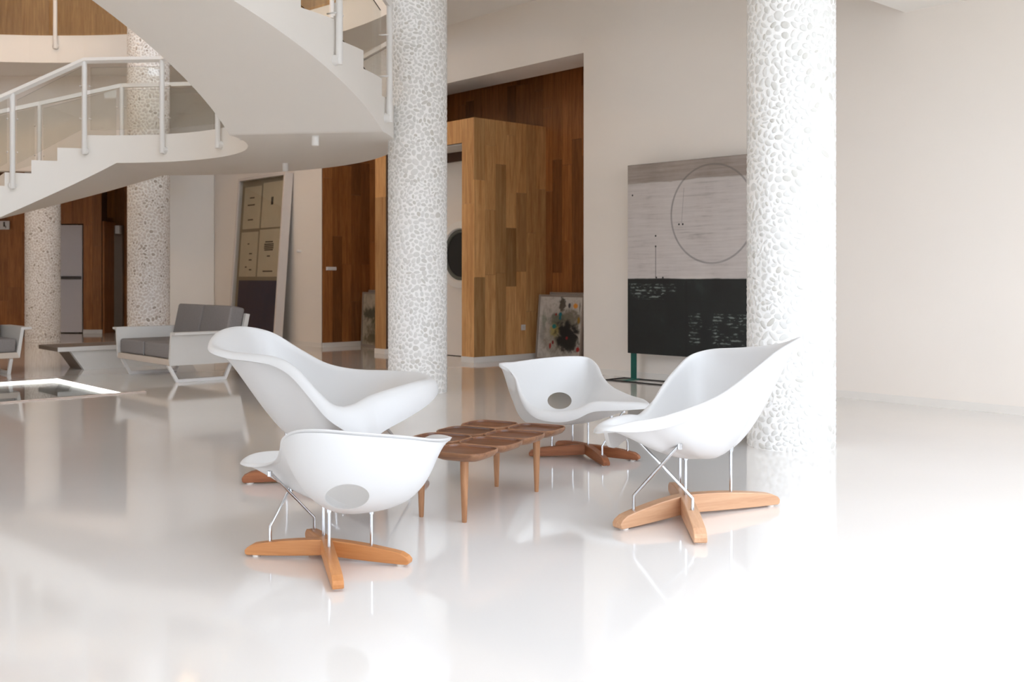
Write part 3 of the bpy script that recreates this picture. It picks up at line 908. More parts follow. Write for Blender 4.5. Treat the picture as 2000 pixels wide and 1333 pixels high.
T_ = (0.5, 0.78, 0.92)     # long flat tongue
BK = (0.78, 0.98, 0.42)    # steep back

# --- front left, seen from behind
Bc = G(637, 1092); Be = [G(486, 1086), G(797, 1106), G(660, 1156), G(606, 1054)]
Bk = [(478, 905, 4.6, T_, (0.012, 0.008)), (503, 888, 4.85, T_, (0.012, 0.008)), (560, 884, 5.0, (0.55, 0.85, 0.8), (0.03, 0.02)), (650, 892, 5.08, (0.6, 0.85, 0.7), (0.05, 0.05)),
      (745, 898, 5.02, (0.66, 0.9, 0.55), (0.05, 0.05)), (796, 880, 4.9, (0.7, 0.95, 0.5), (0.04, 0.04)), (836, 855, 4.78, (0.72, 0.9, 0.55), (0.015, 0.006)), (877, 857, 4.5, (0.70, 0.74, 0.85), (0.008, 0.002)),
      (848, 861, 4.22, (0.8, 0.95, 0.45), (0.008, 0.003)), (790, 855, 4.05, BK, (0.006, 0.002)), (700, 848, 3.95, BK, (0.006, 0.002)), (625, 842, 3.93, (0.74, 0.96, 0.46), (0.006, 0.002)),
      (580, 844, 3.97, (0.66, 0.95, 0.5), (0.006, 0.002)), (557, 858, 4.06, (0.56, 0.94, 0.52), (0.006, 0.002)), (553, 880, 4.2, (0.42, 0.88, 0.7), (0.008, 0.004)), (543, 901, 4.35, (0.32, 0.76, 0.9), (0.01, 0.006)), (512, 909, 4.48, (0.36, 0.74, 0.98), (0.012, 0.008))]
Br = [[lp(Bc, Be[0], 0.72, 0.06), lp(Bc, Be[0], 0.72, 0.13), W(574, 940, 4.5)],
      [lp(Bc, Be[3], 0.75, 0.06), lp(Bc, Be[3], 0.75, 0.12), W(527, 923, 4.38)],
      [lp(Bc, Be[3], 0.16, 0.07), lp(Bc, Be[3], 0.16, 0.25)],
      [lp(Bc, Be[2], 0.28, 0.07), lp(Bc, Be[2], 0.28, 0.23)],
      [lp(Bc, Be[1], 0.56, 0.06), lp(Bc, Be[1], 0.56, 0.28)]]
chaise('white chaise lounge with oval hole, seen from behind, nearest at front left', Bk, (690, 993, 4.32), Bc, Be, Br, M['beech'], (0.085, 0.05),
       hole=(W(678, 971, 4.08), W(678, 971, 4.08) - camo.location, 0.086, 0.048, 0.16), wd=0.045, rr=0.0065)

# --- back centre, seen from the front
Cc = G(1147, 893); Ce = [G(1036, 893), G(1246, 901), G(1184, 913), G(1091, 875)]
Ck = [(978, 714, 6.72, (0.86, 0.82, 0.78), (0.012, 0.0)), (1008, 709, 6.95, (0.8, 0.95, 0.5), (0.01, 0.004)), (1060, 702, 7.18, BK, (0.008, 0.004)), (1115, 698, 7.33, BK, (0.008, 0.004)),
      (1146, 700, 7.36, BK, (0.008, 0.004)), (1162, 712, 7.27, BK, (0.008, 0.004)), (1174, 737, 7.1, (0.72, 0.95, 0.5), (0.01, 0.006)), (1193, 757, 6.92, (0.62, 0.88, 0.65), (0.01, 0.006)),
      (1228, 774, 6.7, T_, (0.012, 0.008)), (1254, 782, 6.52, T_, (0.015, 0.012)), (1262, 790, 6.36, T_, (0.02, 0.02)), (1244, 788, 6.24, T_, (0.03, 0.035)), (1205, 787, 6.22, (0.52, 0.8, 0.9), (0.03, 0.045)),
      (1160, 787, 6.26, (0.55, 0.82, 0.85), (0.03, 0.055)), (1130, 799, 6.3, (0.58, 0.85, 0.8), (0.04, 0.06)), (1095, 805, 6.34, (0.66, 0.9, 0.65), (0.04, 0.06)), (1055, 801, 6.4, (0.75, 0.97, 0.5), (0.035, 0.05)),
      (1030, 786, 6.47, (0.85, 1.03, 0.35), (0.02, 0.03)), (1016, 762, 6.55, (0.94, 1.05, 0.2), (0.01, 0.01)), (1008, 738, 6.62, (0.96, 1.06, 0.2), (0.006, 0.004)), (994, 724, 6.67, (0.92, 0.95, 0.5), (0.01, 0.0))]
Cr = [[lp(Cc, Ce[0], 0.62, 0.06), lp(Cc, Ce[0], 0.62, 0.27)],
      [lp(Cc, Ce[3], 0.5, 0.06), lp(Cc, Ce[3], 0.5, 0.27)],
      [lp(Cc, Ce[2], 0.05, 0.08), lp(Cc, Ce[2], 0.05, 0.31)],
      [lp(Cc, Ce[2], 0.8, 0.06), lp(Cc, Ce[2], 0.8, 0.12), W(1220, 799, 6.5)],
      [lp(Cc, Ce[1], 0.8, 0.06), lp(Cc, Ce[1], 0.8, 0.12), W(1187, 799, 6.5)]]
chaise('white chaise lounge facing forward with oval hole, behind the petal-topped table', Ck, (1085, 826, 6.78), Cc, Ce, Cr, M['teak'], (0.085, 0.05),
       hole=(W(1093, 783, 7.15), W(1093, 783, 7.15) - camo.location, 0.084, 0.058, 0.3), wd=0.045, rr=0.0065)

# --- back left, large, side view with its high back to the left
Ac = Vector((-1.02, 6.02, 0)); Ae = [G(477, 945), Ac + Vector((0.52, 0.02, 0)), Ac + Vector((0.03, -0.56, 0)), Ac + Vector((-0.03, 0.56, 0))]
Ak = [(415, 672, 6.05, (0.38, 0.76, 0.94), (0.015, 0.008)), (436, 648, 6.3, (0.38, 0.76, 0.94), (0.02, 0.01)), (476, 641, 6.5, (0.5, 0.82, 0.8), (0.015, 0.006)), (530, 652, 6.62, BK, (0.012, 0.006)), (585, 685, 6.66, BK, (0.012, 0.006)),
      (635, 712, 6.64, (0.74, 0.95, 0.5), (0.012, 0.006)), (690, 724, 6.6, (0.68, 0.9, 0.6), (0.015, 0.008)), (760, 727, 6.5, (0.6, 0.86, 0.75), (0.02, 0.012)), (815, 731, 6.35, T_, (0.03, 0.03)),
      (838, 741, 6.15, T_, (0.045, 0.06)), (815, 748, 5.95, T_, (0.07, 0.12)), (765, 762, 5.8, (0.52, 0.8, 0.9), (0.09, 0.17)), (718, 777, 5.72, (0.56, 0.82, 0.8), (0.10, 0.20)),
      (690, 792, 5.64, (0.6, 0.85, 0.7), (0.09, 0.17)), (655, 795, 5.6, (0.68, 0.92, 0.55), (0.06, 0.09)), (617, 763, 5.62, (0.76, 0.98, 0.45), (0.04, 0.05)), (580, 722, 5.68, (0.74, 0.92, 0.55), (0.04, 0.04)),
      (545, 701, 5.74, (0.7, 0.9, 0.6), (0.04, 0.04)), (500, 694, 5.8, (0.6, 0.86, 0.75), (0.04, 0.035)), (455, 690, 5.88, (0.46, 0.8, 0.88), (0.04, 0.03)), (424, 683, 5.95, (0.38, 0.76, 0.94), (0.035, 0.02))]
Ar = [[lp(Ac, Ae[0], 0.55, 0.06), lp(Ac, Ae[0], 0.55, 0.34)], [lp(Ac, Ae[3], 0.3, 0.06), lp(Ac, Ae[3], 0.3, 0.34)], [lp(Ac, Ae[2], 0.2, 0.06), lp(Ac, Ae[2], 0.2, 0.34)],
      [lp(Ac, Ae[1], 0.8, 0.06), lp(Ac, Ae[1], 0.8, 0.14), (-0.78, 5.75, 0.44)], [lp(Ac, Ae[2], 0.8, 0.06), lp(Ac, Ae[2], 0.8, 0.14), (-0.7, 6.0, 0.44)]]
chaise('large white chaise lounge with high rounded back, leftmost, partly hidden by the front chair', Ak, (610, 868, 6.0), Ac, Ae, Ar, M['teak'], (0.115, 0.06), thick=0.022, wd=0.06, rr=0.008)

# --- right, large, seen from the foot end
Dc = G(1338, 1008); De = [G(1208, 1036), G(1513, 987), G(1368, 1065), G(1316, 963)]
Dk = [(1562, 662, 5.36, (0.46, 0.8, 0.88), (0.012, 0.0)), (1525, 674, 5.56, (0.6, 0.86, 0.75), (0.01, 0.004)), (1450, 682, 5.8, BK, (0.008, 0.004)), (1385, 686, 5.96, BK, (0.008, 0.004)),
      (1352, 696, 5.96, BK, (0.008, 0.004)), (1326, 720, 5.86, BK, (0.008, 0.004)), (1299, 754, 5.66, (0.72, 0.95, 0.5), (0.01, 0.006)), (1276, 788, 5.44, (0.66, 0.9, 0.6), (0.01, 0.02)),
      (1254, 812, 5.2, (0.6, 0.86, 0.75), (0.06, 0.09)), (1228, 813, 4.98, (0.55, 0.82, 0.85), (0.09, 0.16)), (1200, 820, 4.78, T_, (0.05, 0.05)), (1176, 834, 4.6, T_, (0.03, 0.03)),
      (1190, 838, 4.5, T_, (0.015, 0.012)), (1235, 828, 4.52, T_, (0.02, 0.035)), (1290, 818, 4.6, (0.55, 0.84, 0.8), (0.025, 0.04)), (1347, 799, 4.72, (0.66, 0.95, 0.6), (0.03, 0.035)),
      (1402, 775, 4.86, (0.74, 1.0, 0.5), (0.03, 0.03)), (1440, 750, 4.97, (0.68, 0.95, 0.6), (0.025, 0.02)), (1480, 718, 5.1, (0.62, 0.9, 0.7), (0.02, 0.012)), (1522, 686, 5.22, (0.46, 0.8, 0.88), (0.015, 0.006))]
Dr = [[lp(Dc, De[0], 0.78, 0.06), lp(Dc, De[0], 0.78, 0.15), W(1349, 845, 4.78)],
      [lp(Dc, De[2], 0.52, 0.06), lp(Dc, De[2], 0.52, 0.15), W(1236, 850, 4.95)],
      [lp(Dc, De[3], 0.42, 0.06), lp(Dc, De[3], 0.42, 0.40)],
      [lp(Dc, De[2], 0.04, 0.09), lp(Dc, De[2], 0.04, 0.355)],
      [lp(Dc, De[1], 0.5, 0.06), lp(Dc, De[1], 0.5, 0.31)]]
chaise('large white chaise lounge seen from its foot end before the nearest pebble column', Dk, (1392, 888, 5.25), Dc, De, Dr, M['beech_light'], (0.11, 0.06), thick=0.02, wd=0.06, rr=0.008)

# ------------------------------------------------------------------ walnut table of leaf-shaped trays
tx = Vector((0.452, 0.892, 0)); tx.normalize(); ty = Vector((-tx.y, tx.x, 0))   # length, then width to the back
TO = Vector((-0.18, 5.44, 0))
TZ = 0.311
tab = thing('petal_table', 'low walnut table of eight leaf-shaped trays on tapered legs between the chairs', 'table', TO, math.atan2(tx.y, tx.x))
def petal(parent, x, y, hx, hy, rot=0):
    bm = bmesh.new(); n = 48
    prof = [(0.70, 0.0), (0.90, 0.012), (0.985, 0.026), (1.0, 0.036), (0.995, 0.043), (0.975, 0.045), (0.955, 0.043), (0.94, 0.034), (0.80, 0.031), (0.4, 0.031)]
    ring = []
    for k, z in prof:
        r = []
        for j in range(n):
            a = 2 * PI * j / n; c, s = math.cos(a), math.sin(a); p = 3.9
            rad = (abs(c) ** p + abs(s) ** p) ** (-1 / p)
            r.append(bm.verts.new((x + hx * k * rad * c, y + hy * k * rad * s, z)))
        ring.append(r)
    bm.faces.new(ring[0][::-1])
    for q, (a, b) in enumerate(zip(ring, ring[1:])):
        for j in range(n):
            f = bm.faces.new((a[j], a[(j + 1) % n], b[(j + 1) % n], b[j])); f.material_index = 1 if q >= 6 else 0
    f = bm.faces.new(ring[-1]); f.material_index = 1
    o = from_bm('tray', bm, M['walnut_rim'], parent, True); o.data.materials.append(M['walnut_top']); sharp(o.data, 40)
    o.location = (0, 0, TZ)
    return o
PX, PY = 0.272, 0.298
for i in range(4):
    for j in range(2):
        petal(tab, (i - 1.5) * PX, (j - 0.5) * PY, PX / 2 - 0.003, PY / 2 - 0.003)
for i in range(3):
    bm = bmesh.new(); bm_lathe(bm, [(0, 0), (0.036, 0.004), (0.044, 0.016), (0.03, 0.024), (0, 0.024)], 4, ((i - 1) * PX, 0, 0)); o = from_bm('joint_piece', bm, M['walnut_rim'], tab); o.location = (0, 0, TZ)
Ti = (Matrix.Translation(TO) @ Matrix.Rotation(math.atan2(tx.y, tx.x), 4, 'Z')).inverted()
for (u, v) in ((907, 1021), (970, 951), (1048, 961), (823, 1010)):
    p = Ti @ G(u, v)
    bm = bmesh.new(); bm_lathe(bm, [(0, 0), (0.011, 0), (0.0125, 0.012), (0.02, TZ * 0.75), (0.021, TZ + 0.008), (0, TZ + 0.008)], 24, (p.x, p.y, 0)); o = from_bm('leg', bm, M['walnut_leg'], tab, True); sharp(o.data, 50)

# ------------------------------------------------------------------ two-seat resin sofas and the bench
def cushion(name, parent, x0, x1, y0, y1, z0, z1, r=0.03, Mx=None):
    bm = bmesh.new(); bm_box(bm, x0, x1, y0, y1, z0, z1); bmesh.ops.recalc_face_normals(bm, faces=bm.faces)
    bevel_bm(bm, r, 4)
    if Mx is not None: bmesh.ops.transform(bm, matrix=Mx, verts=bm.verts)
    o = from_bm(name, bm, M['cushion'], parent, True); sharp(o.data, 60); return o
def sofa(label, loc, rz):
    t = thing('resin_sofa', label, 'sofa', loc, rz, 'grey cushioned resin sofas')
    Wd, D = 0.765, 0.86
    box('seat_base', M['sofa_beige'], t, -Wd, Wd, 0.0, D, 0.2, 0.27, 0.006)
    for s in (-1, 1):
        bm = bmesh.new()
        A = [(s * (Wd - 0.03), 0.27), (s * Wd, 0.2), (s * (Wd + 0.05), 0.545), (s * (Wd + 0.14), 0.548), (s * (Wd + 0.14), 0.575), (s * (Wd + 0.018), 0.575)]
        f = [[bm.verts.new((x, y, z)) for x, z in A] for y in (-0.005, D)]
        bm.faces.new(f[0]); bm.faces.new(f[1][::-1])
        for i in range(6): bm.faces.new((f[0][i], f[0][(i + 1) % 6], f[1][(i + 1) % 6], f[1][i]))
        from_bm('armrest', bm, M['sofa_white'], t)
        bm = bmesh.new(); bm_tube(bm, [(s * (Wd - 0.09), 0.02, 0.2), (s * (Wd - 0.09), 0.12, 0.018), (s * (Wd - 0.09), 0.70, 0.018), (s * (Wd - 0.09), 0.78, 0.2)], 0.017, 4, True, True)
        lg = from_bm('sled_leg', bm, M['metal_white'], t)
        for y in (0.15, 0.67):
            pb = bmesh.new(); bm_lathe(pb, [(0, 0), (0.014, 0), (0.014, 0.004), (0, 0.004)], 10, (s * (Wd - 0.09), y, -0.002)); from_bm('glide', pb, M['black'], lg)
    R = Matrix.Translation((0, D - 0.02, 0.27)) @ Matrix.Rotation(math.radians(-12), 4, 'X')
    bm = bmesh.new(); bm_box(bm, -Wd, Wd, -0.02, 0.03, -0.03, 0.5, R); from_bm('backrest', bm, M['sofa_white'], t)
    for s in (-1, 1):
        a, b = (-Wd + 0.035, -0.006) if s < 0 else (0.006, Wd - 0.035)
        cushion('seat_cushion', t, a, b, 0.015, 0.78, 0.271, 0.44)
        cushion('back_cushion', t, a, b, -0.2, -0.022, 0.15, 0.56, 0.03, R)
    box('cushion_piping', M['piping'], t, -0.006, 0.006, 0.012, 0.02, 0.272, 0.435, 0.003)
    return t
s1 = Vector((-4.32, 11.97, 0))
sofa('two-seat white resin sofa with grey cushions beside the low bench', s1, RZ)
s2 = Vector((-6.02, 12.52, 0)) - NX * 0.765
sofa('resin sofa with grey cushions cut off by the left picture edge', s2, math.atan2(NX.y, NX.x))
bo = Vector((-5.5, 13.15, 0))
bench = thing('resin_bench', 'low white resin bench table with taupe top left of the sofa', 'bench', bo, math.atan2(NX.y, NX.x))
# local x runs away along the side panel, local y to the left
bm = bmesh.new()
A = [(0.0, 0.0), (-0.17, 0.245), (0.04, 0.245), (0.12, 0.0)]
f = [[bm.verts.new((x, y, z)) for x, z in A] for y in (0.06, 0.5)]
bm.faces.new(f[0][::-1]); bm.faces.new(f[1])
for i in range(4): bm.faces.new((f[0][i], f[0][(i + 1) % 4], f[1][(i + 1) % 4], f[1][i]))
from_bm('end_panel', bm, M['bench_top'], bench)
bm = bmesh.new()
A = [(0.0, 0.0), (-0.17, 0.245), (1.6, 0.245), (1.45, 0.0)]
f = [[bm.verts.new((x, y, z)) for x, z in A] for y in (-0.02, 0.06)]
bm.faces.new(f[0][::-1]); bm.faces.new(f[1])
for i in range(4): bm.faces.new((f[0][i], f[0][(i + 1) % 4], f[1][(i + 1) % 4], f[1][i]))
from_bm('side_panel', bm, M['sofa_white'], bench)
box('bench_top', M['bench_top'], bench, -0.33, 1.7, -0.03, 0.72, 0.247, 0.3, 0.006)
box('top_edge', M['sofa_white'], bench, -0.335, 1.7, -0.05, -0.028, 0.244, 0.302, 0.006)

# ------------------------------------------------------------------ pictures
def uv_quad(bm, pts):
    uvl = bm.loops.layers.uv.verify()
    f = bm.faces.new([bm.verts.new(p) for p in pts])
    for l, uv in zip(f.loops, ((0, 0), (1, 0), (1, 1), (0, 1))): l[uvl].uv = uv
    return f
def canvas(name, mat, parent, w_, h_, y, x0=0.0, z0=0.0, th=0.012):
    bm = bmesh.new()
    bm_box(bm, x0, x0 + w_, y, y + th, z0, z0 + h_); bm.normal_update()
    uvl = bm.loops.layers.uv.verify()
    for f in bm.faces:
        for l in f.loops: l[uvl].uv = ((l.vert.co.x - x0) / w_, (l.vert.co.z - z0) / h_)
    return from_bm(name, bm, mat, parent)
def leaning(name, label, cat, loc, rz, lean, group=None):
    t = thing(name, label, cat, loc, rz, group); t.rotation_euler = (-lean, 0, rz); return t

def blob(t, uv, cx, cy, rx, ry, soft, warp):
    s = t.n('ShaderNodeSeparateXYZ'); t.put(s.inputs[0], uv)
    dx = t.math('DIVIDE', t.math('SUBTRACT', s.outputs[0], cx), rx); dy = t.math('DIVIDE', t.math('SUBTRACT', s.outputs[1], cy), ry)
    d = t.math('SQRT', t.math('ADD', t.math('MULTIPLY', dx, dx), t.math('MULTIPLY', dy, dy)))
    d = t.math('ADD', d, t.math('MULTIPLY', t.math('SUBTRACT', warp, 0.5), 2.2))
    return t.sstep(d, 1.0 + soft, 1.0 - soft)
def mk_abstract(name, flip):
    t = NT(name); uv = t.coord('UV')
    n1 = t.noise(uv, 6, 6, 0.65, 0.5); n2 = t.noise(t.scale(uv, (1, 1, 1), (3.1, 1.7, 0)), 14, 5, 0.6)
    c = t.ramp(n1, [(0.3, lin(184, 178, 170)), (0.55, lin(206, 202, 196)), (0.75, lin(176, 164, 150))])
    def put(cx, cy, rx, ry, col, soft=0.25, amt=1.0, nn=n1):
        nonlocal c
        if flip: cx = cx
        c = t.mix(t.math('MULTIPLY', blob(t, uv, cx, cy, rx, ry, soft, nn), amt), c, lin(*col))
    put(0.55, 0.42, 0.42, 0.40, (120, 112, 92), 0.5, 0.7)
    put(0.54, 0.88, 0.07, 0.13, (62, 56, 44), 0.25, 0.9, n2)
    put(0.7, 0.66, 0.24, 0.12, (104, 98, 84), 0.5, 0.8, n2)
    put(0.42, 0.62, 0.16, 0.1, (84, 92, 78), 0.5, 0.7, n2)
    put(0.4, 0.45, 0.12, 0.1, (164, 150, 84), 0.4, 0.8, n2)
    put(0.68, 0.38, 0.25, 0.22, (24, 26, 30), 0.35, 1.0)
    put(0.72, 0.24, 0.22, 0.12, (30, 32, 32), 0.4, 0.95, n2)
    put(0.12, 0.6, 0.05, 0.13, (132, 142, 124), 0.5, 0.7, n2)
    put(0.1, 0.42, 0.06, 0.16, (150, 148, 142), 0.5, 0.6, n2)
    for a in ((0.5, 0.72, 0.035, 0.03, (20, 104, 116)), (0.37, 0.52, 0.05, 0.035, (24, 112, 110)), (0.5, 0.66, 0.03, 0.03, (30, 96, 106)), (0.30, 0.2, 0.025, 0.045, (164, 34, 34)),
              (0.36, 0.26, 0.025, 0.03, (120, 30, 30)), (0.95, 0.17, 0.04, 0.04, (160, 30, 30)), (0.68, 0.34, 0.025, 0.025, (140, 32, 44)), (0.4, 0.715, 0.018, 0.022, (140, 26, 26)),
              (0.84, 0.86, 0.05, 0.04, (226, 150, 60)), (0.7, 0.86, 0.03, 0.04, (58, 58, 66)), (0.94, 0.84, 0.008, 0.08, (34, 32, 32)), (0.93, 0.63, 0.03, 0.05, (150, 112, 40))):
        put(*a, 0.3, 1.0, t.math('ADD', t.math('MULTIPLY', n2, 0.4), 0.3))
    t.set(Base_Color=c, Roughness=0.5); t.bump(n2, 0.2, 0.002); return t.m
def mk_abstract_green(name):
    t = NT(name); uv = t.coord('UV')
    n1 = t.noise(uv, 5, 6, 0.65, 0.5); n2 = t.noise(t.scale(uv, (1, 1, 1), (5.1, 2.7, 0)), 12, 5, 0.6)
    c = t.ramp(n1, [(0.3, lin(150, 138, 118)), (0.55, lin(188, 178, 160)), (0.75, lin(160, 146, 122))])
    for a in ((0.35, 0.6, 0.35, 0.12, (52, 58, 46)), (0.85, 0.75, 0.3, 0.25, (36, 44, 42)), (0.7, 0.35, 0.4, 0.22, (70, 72, 52)), (0.9, 0.3, 0.2, 0.3, (18, 20, 18)), (0.45, 0.12, 0.35, 0.1, (92, 84, 62))):
        c = t.mix(t.math('MULTIPLY', blob(t, uv, *a[:4], 0.45, n1 if a[0] > 0.5 else n2), 0.85), c, lin(*a[4]))
    t.set(Base_Color=c, Roughness=0.5); t.bump(n2, 0.2, 0.002); return t.m
def framed(label, loc, rz, lean, w_, h_, mat, group=None, name='framed_painting'):
    t = leaning(name, label, 'painting', loc, rz, lean, group); fw = 0.03
    canvas('canvas', mat, t, w_ - 2 * fw, h_ - 2 * fw, 0.012, fw, fw)
    box('backing_board', M['frame_grey'], t, 0.01, w_ - 0.01, 0.026, 0.04, 0.01, h_ - 0.01)
    box('frame_side', M['frame_grey'], t, 0, fw, 0, 0.042, 0, h_, 0.003); box('frame_side', M['frame_grey'], t, w_ - fw, w_, 0, 0.042, 0, h_, 0.003)
    box('frame_rail', M['frame_grey'], t, fw, w_ - fw, 0, 0.042, 0, fw, 0.003); box('frame_rail', M['frame_grey'], t, fw, w_ - fw, 0, 0.042, h_ - fw, h_, 0.003)
    return t
pb_ = G(1044.5, 701.5)
framed('colourful abstract painting in a taupe frame leaning beside the oak box', pb_, RZ, math.radians(5), 0.915, 0.94, mk_abstract('abstract_splash', False))
framed('taller pale framed canvas just showing behind the colourful abstract painting', pb_ + AX * 0.13 + NX * 0.09, RZ, math.radians(5), 1.1, 0.975, M['frame_white'], name='framed_canvas')
pl_ = B(SO0 + 0.06, 0.74)
framed('dark green abstract painting leaning in the narrow niche left of the column', pl_, RZ, math.radians(2), 0.82, 0.93, mk_abstract_green('abstract_green'))
framed('second framed canvas barely showing behind the dark green abstract painting', pl_ + AX * 0.1 + NX * 0.06, RZ, math.radians(2), 0.72, 0.965, M['frame_grey'], name='framed_canvas')

# tall glazed frame with printed sheets leaning on the long wall
pt = Vector((-4.095, 17.72, 0)) - AX * 1.74
po = leaning('framed_poster', 'tall white glazed frame of printed sheets above a dark blue panel', 'poster', pt, RZ, math.radians(4.2))
PW, PHT = 1.74, 3.03
for a, b, nm in ((0, 0.05, 'frame_side'), (PW - 0.05, PW, 'frame_side')): box(nm, M['frame_white'], po, a, b, -0.03, 0.13, 0, PHT, 0.004)
box('frame_rail', M['frame_white'], po, 0.05, PW - 0.05, -0.03, 0.13, 0, 0.05, 0.004); box('frame_rail', M['frame_white'], po, 0.05, PW - 0.05, -0.03, 0.13, PHT - 0.05, PHT, 0.004)
box('mount_board', plain('mount_board', (150, 136, 118), 0.8), po, 0.05, PW - 0.05, 0.05, 0.06, 0.05, PHT - 0.05)
box('blue_panel', M['navy'], po, 0.17, PW - 0.1, 0.035, 0.05, 0.22, 1.13)
sheets = [(0.16, 0.80, 2.08, 2.86), (0.86, 1.6, 2.08, 2.9), (0.14, 0.78, 1.2, 2.02), (0.84, 1.6, 1.2, 2.05)]
texts = [[(0.35, 0.72, 0.26), (0.24, 0.55, 0.42), (0.3, 0.2, 0.3)], [(0.44, 0.5, 0.1)], [(0.42, 0.72, 0.1), (0.55, 0.5, 0.16), (0.55, 0.36, 0.16), (0.35, 0.2, 0.1), (0.6, 0.14, 0.14)],
         [(0.3, 0.72, 0.36), (0.26, 0.67, 0.44), (0.26, 0.63, 0.44), (0.26, 0.59, 0.44), (0.28, 0.55, 0.4), (0.42, 0.42, 0.14), (0.26, 0.1, 0.46)]]
for (x0, x1, z0, z1), tl in zip(sheets, texts):
    sh = box('printed_sheet', M['paper'], po, x0, x1, 0.04, 0.05, z0, z1)
    for (fx, fz, fl) in tl:
        bm = bmesh.new(); ww = x1 - x0; hh = z1 - z0; hgt = 0.14 if fl < 0.12 and fx > 0.43 and fz == 0.5 else 0.022
        bm_box(bm, x0 + ww * fx, x0 + ww * (fx + fl), 0.037, 0.041, z0 + hh * fz, z0 + hh * fz + hgt); from_bm('printed_line', bm, M['ink'], sh)
box('glass_pane', M['glass_clear'], po, 0.05, PW - 0.05, 0.0, 0.006, 0.05, PHT - 0.05)

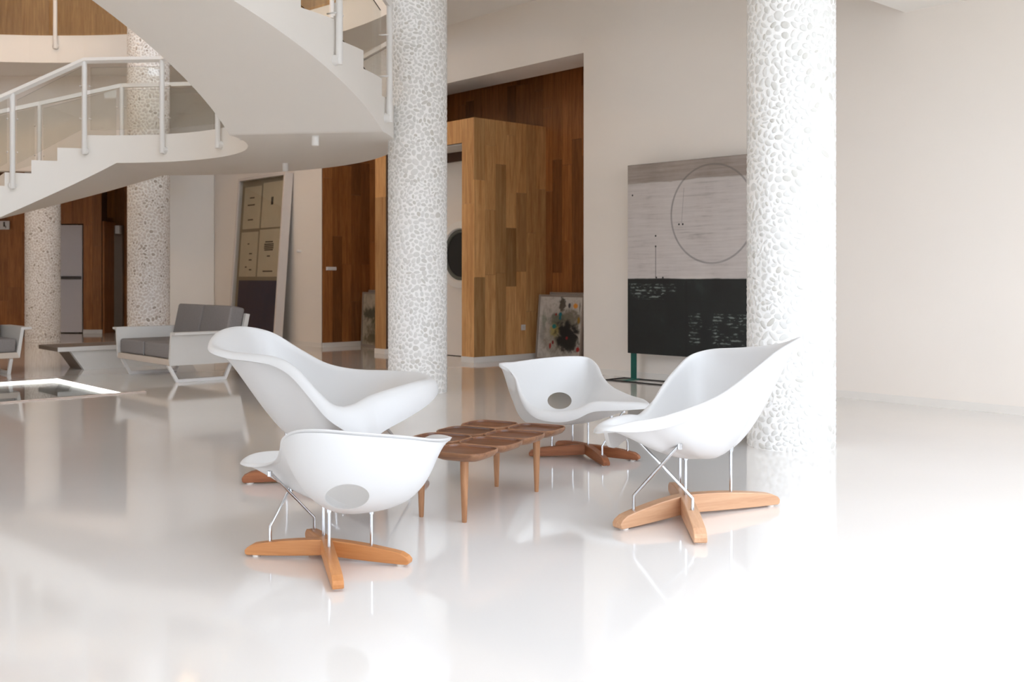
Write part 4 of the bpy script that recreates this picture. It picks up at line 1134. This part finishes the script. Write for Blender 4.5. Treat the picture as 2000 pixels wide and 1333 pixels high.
# large two-tone painting on a teal steel stand
def mk_big():
    t = NT('weathered_two_tone'); uv = t.coord('UV'); s = t.n('ShaderNodeSeparateXYZ'); t.put(s.inputs[0], uv); X, Y = s.outputs[0], s.outputs[1]
    st = t.noise(t.scale(uv, (3, 70, 1)), 1.0, 5, 0.65); cl = t.noise(uv, 4, 5, 0.6); fine = t.noise(t.scale(uv, (20, 160, 1)), 1, 3, 0.6)
    f = t.math('ADD', t.math('MULTIPLY', st, 0.6), t.math('MULTIPLY', cl, 0.4))
    light = t.ramp(f, [(0.3, lin(150, 142, 138)), (0.45, lin(188, 180, 176)), (0.7, lin(204, 197, 193))])
    wav = t.math('MULTIPLY', t.math('SUBTRACT', cl, 0.5), 0.03)
    tan = t.ramp(f, [(0.3, lin(128, 116, 108)), (0.6, lin(160, 148, 140))])
    c = t.mix(t.sstep(t.math('ADD', Y, wav), 0.895, 0.905), light, tan)
    # drawn circle (canvas is 1.76 wide, 2.165 high)
    dx = t.math('MULTIPLY', t.math('SUBTRACT', X, 0.655), 1.76); dy = t.math('MULTIPLY', t.math('SUBTRACT', Y, 0.722), 2.165)
    d = t.math('SQRT', t.math('ADD', t.math('MULTIPLY', dx, dx), t.math('MULTIPLY', dy, dy)))
    ln = t.math('MULTIPLY', t.sstep(t.math('ABSOLUTE', t.math('SUBTRACT', d, 0.535)), 0.016, 0.004), t.math('ADD', t.math('MULTIPLY', cl, 0.7), 0.2))
    c = t.mix(ln, c, lin(96, 92, 92))
    def seg(x, y0, y1, wd, slant=0.0):
        q = t.sstep(t.math('ABSOLUTE', t.math('ADD', t.math('SUBTRACT', X, x), t.math('MULTIPLY', t.math('SUBTRACT', Y, y0), slant))), wd * 1.6, wd * 0.5)
        return t.math('MULTIPLY', q, t.math('MULTIPLY', t.sstep(Y, y0 - 0.002, y0 + 0.002), t.sstep(Y, y1 + 0.002, y1 - 0.002)))
    for a in ((0.228, 0.40, 0.57, 0.003), (0.43, 0.68, 0.86, 0.0025, -0.1)): c = t.mix(t.math('MULTIPLY', seg(*a), 0.75 if a[0] < 0.3 else 0.35), c, lin(80, 74, 72))
    for (px, py) in ((0.035, 0.84), (0.36, 0.675), (0.385, 0.675), (0.2, 0.62), (0.2, 0.565), (0.205, 0.402), (0.25, 0.402)):
        ex = t.math('MULTIPLY', t.math('SUBTRACT', X, px * 1.14), 1.76); ey = t.math('MULTIPLY', t.math('SUBTRACT', Y, py), 2.165)
        dd = t.math('SQRT', t.math('ADD', t.math('MULTIPLY', ex, ex), t.math('MULTIPLY', ey, ey))); c = t.mix(t.sstep(dd, 0.014, 0.008), c, lin(28, 26, 26))
    # dark half with strips of broken print
    dk = t.ramp(cl, [(0.35, lin(10, 12, 12)), (0.6, lin(20, 25, 24)), (0.75, lin(40, 48, 46))])
    stripe = t.math('MULTIPLY', t.sstep(t.math('FRACT', t.math('MULTIPLY', Y, 62)), 0.35, 0.5), t.sstep(t.noise(t.scale(uv, (26, 62, 1)), 1, 2), 0.47, 0.6))
    def rect(x0, x1, y0, y1):
        return t.math('MULTIPLY', t.math('MULTIPLY', t.sstep(X, x0, x0 + 0.01), t.sstep(X, x1, x1 - 0.01)), t.math('MULTIPLY', t.sstep(Y, y0, y0 + 0.01), t.sstep(Y, y1, y1 - 0.01)))
    reg = t.math('ADD', rect(0.01, 0.45, 0.285, 0.375), rect(0.48, 0.99, 0.06, 0.225))
    hole = t.sstep(t.noise(uv, 5.5, 3), 0.56, 0.46)
    dk = t.mix(t.math('MULTIPLY', t.math('MULTIPLY', stripe, reg), hole), dk, lin(112, 120, 116))
    lines = t.math('ADD', t.math('ADD', rect(0.0, 1.0, 0.275, 0.286), rect(0.0, 1.0, 0.225, 0.236)), t.math('ADD', rect(0.455, 0.475, 0.0, 0.39), rect(0.0, 1.0, 0.10, 0.108)))
    dk = t.mix(t.math('MULTIPLY', lines, 0.8), dk, lin(8, 8, 8))
    c = t.mix(t.sstep(t.math('ADD', Y, t.math('MULTIPLY', wav, 0.3)), 0.40, 0.394), c, dk)
    t.set(Base_Color=c, Roughness=0.5); t.bump(t.math('ADD', st, fine), 0.25, 0.003); return t.m
pdir = Vector((1.0, -1.0, 0)).normalized(); prz = math.atan2(pdir.y, pdir.x)
bp = Vector((1.355, 11.88, 0))
big = thing('large_painting', 'large weathered painting, pale above black, with drawn circle, on teal stand', 'painting', bp, prz)
canvas('canvas', mk_big(), big, 1.76, 2.165, -0.02, 0.0, 0.315, 0.04)
box('canvas_edge', M['black'], big, -0.004, 1.764, -0.012, 0.022, 0.311, 2.484)
for x in (0.01, 1.66):
    box('stand_post', M['teal'], big, x, x + 0.075, 0.024, 0.04, 0.0, 1.2)
for (x0, x1, y0, y1) in ((-0.15, 1.8, -0.24, -0.225), (-0.15, 1.8, 0.085, 0.1), (-0.15, -0.135, -0.225, 0.085), (1.785, 1.8, -0.225, 0.085), (0.01, 0.085, -0.225, 0.085), (1.66, 1.735, -0.225, 0.085)):
    box('stand_foot_bar', M['black'] if y1 - y0 < 0.1 or x1 - x0 < 0.05 else M['teal'], big, x0, x1, y0, y1, 0.0, 0.012)
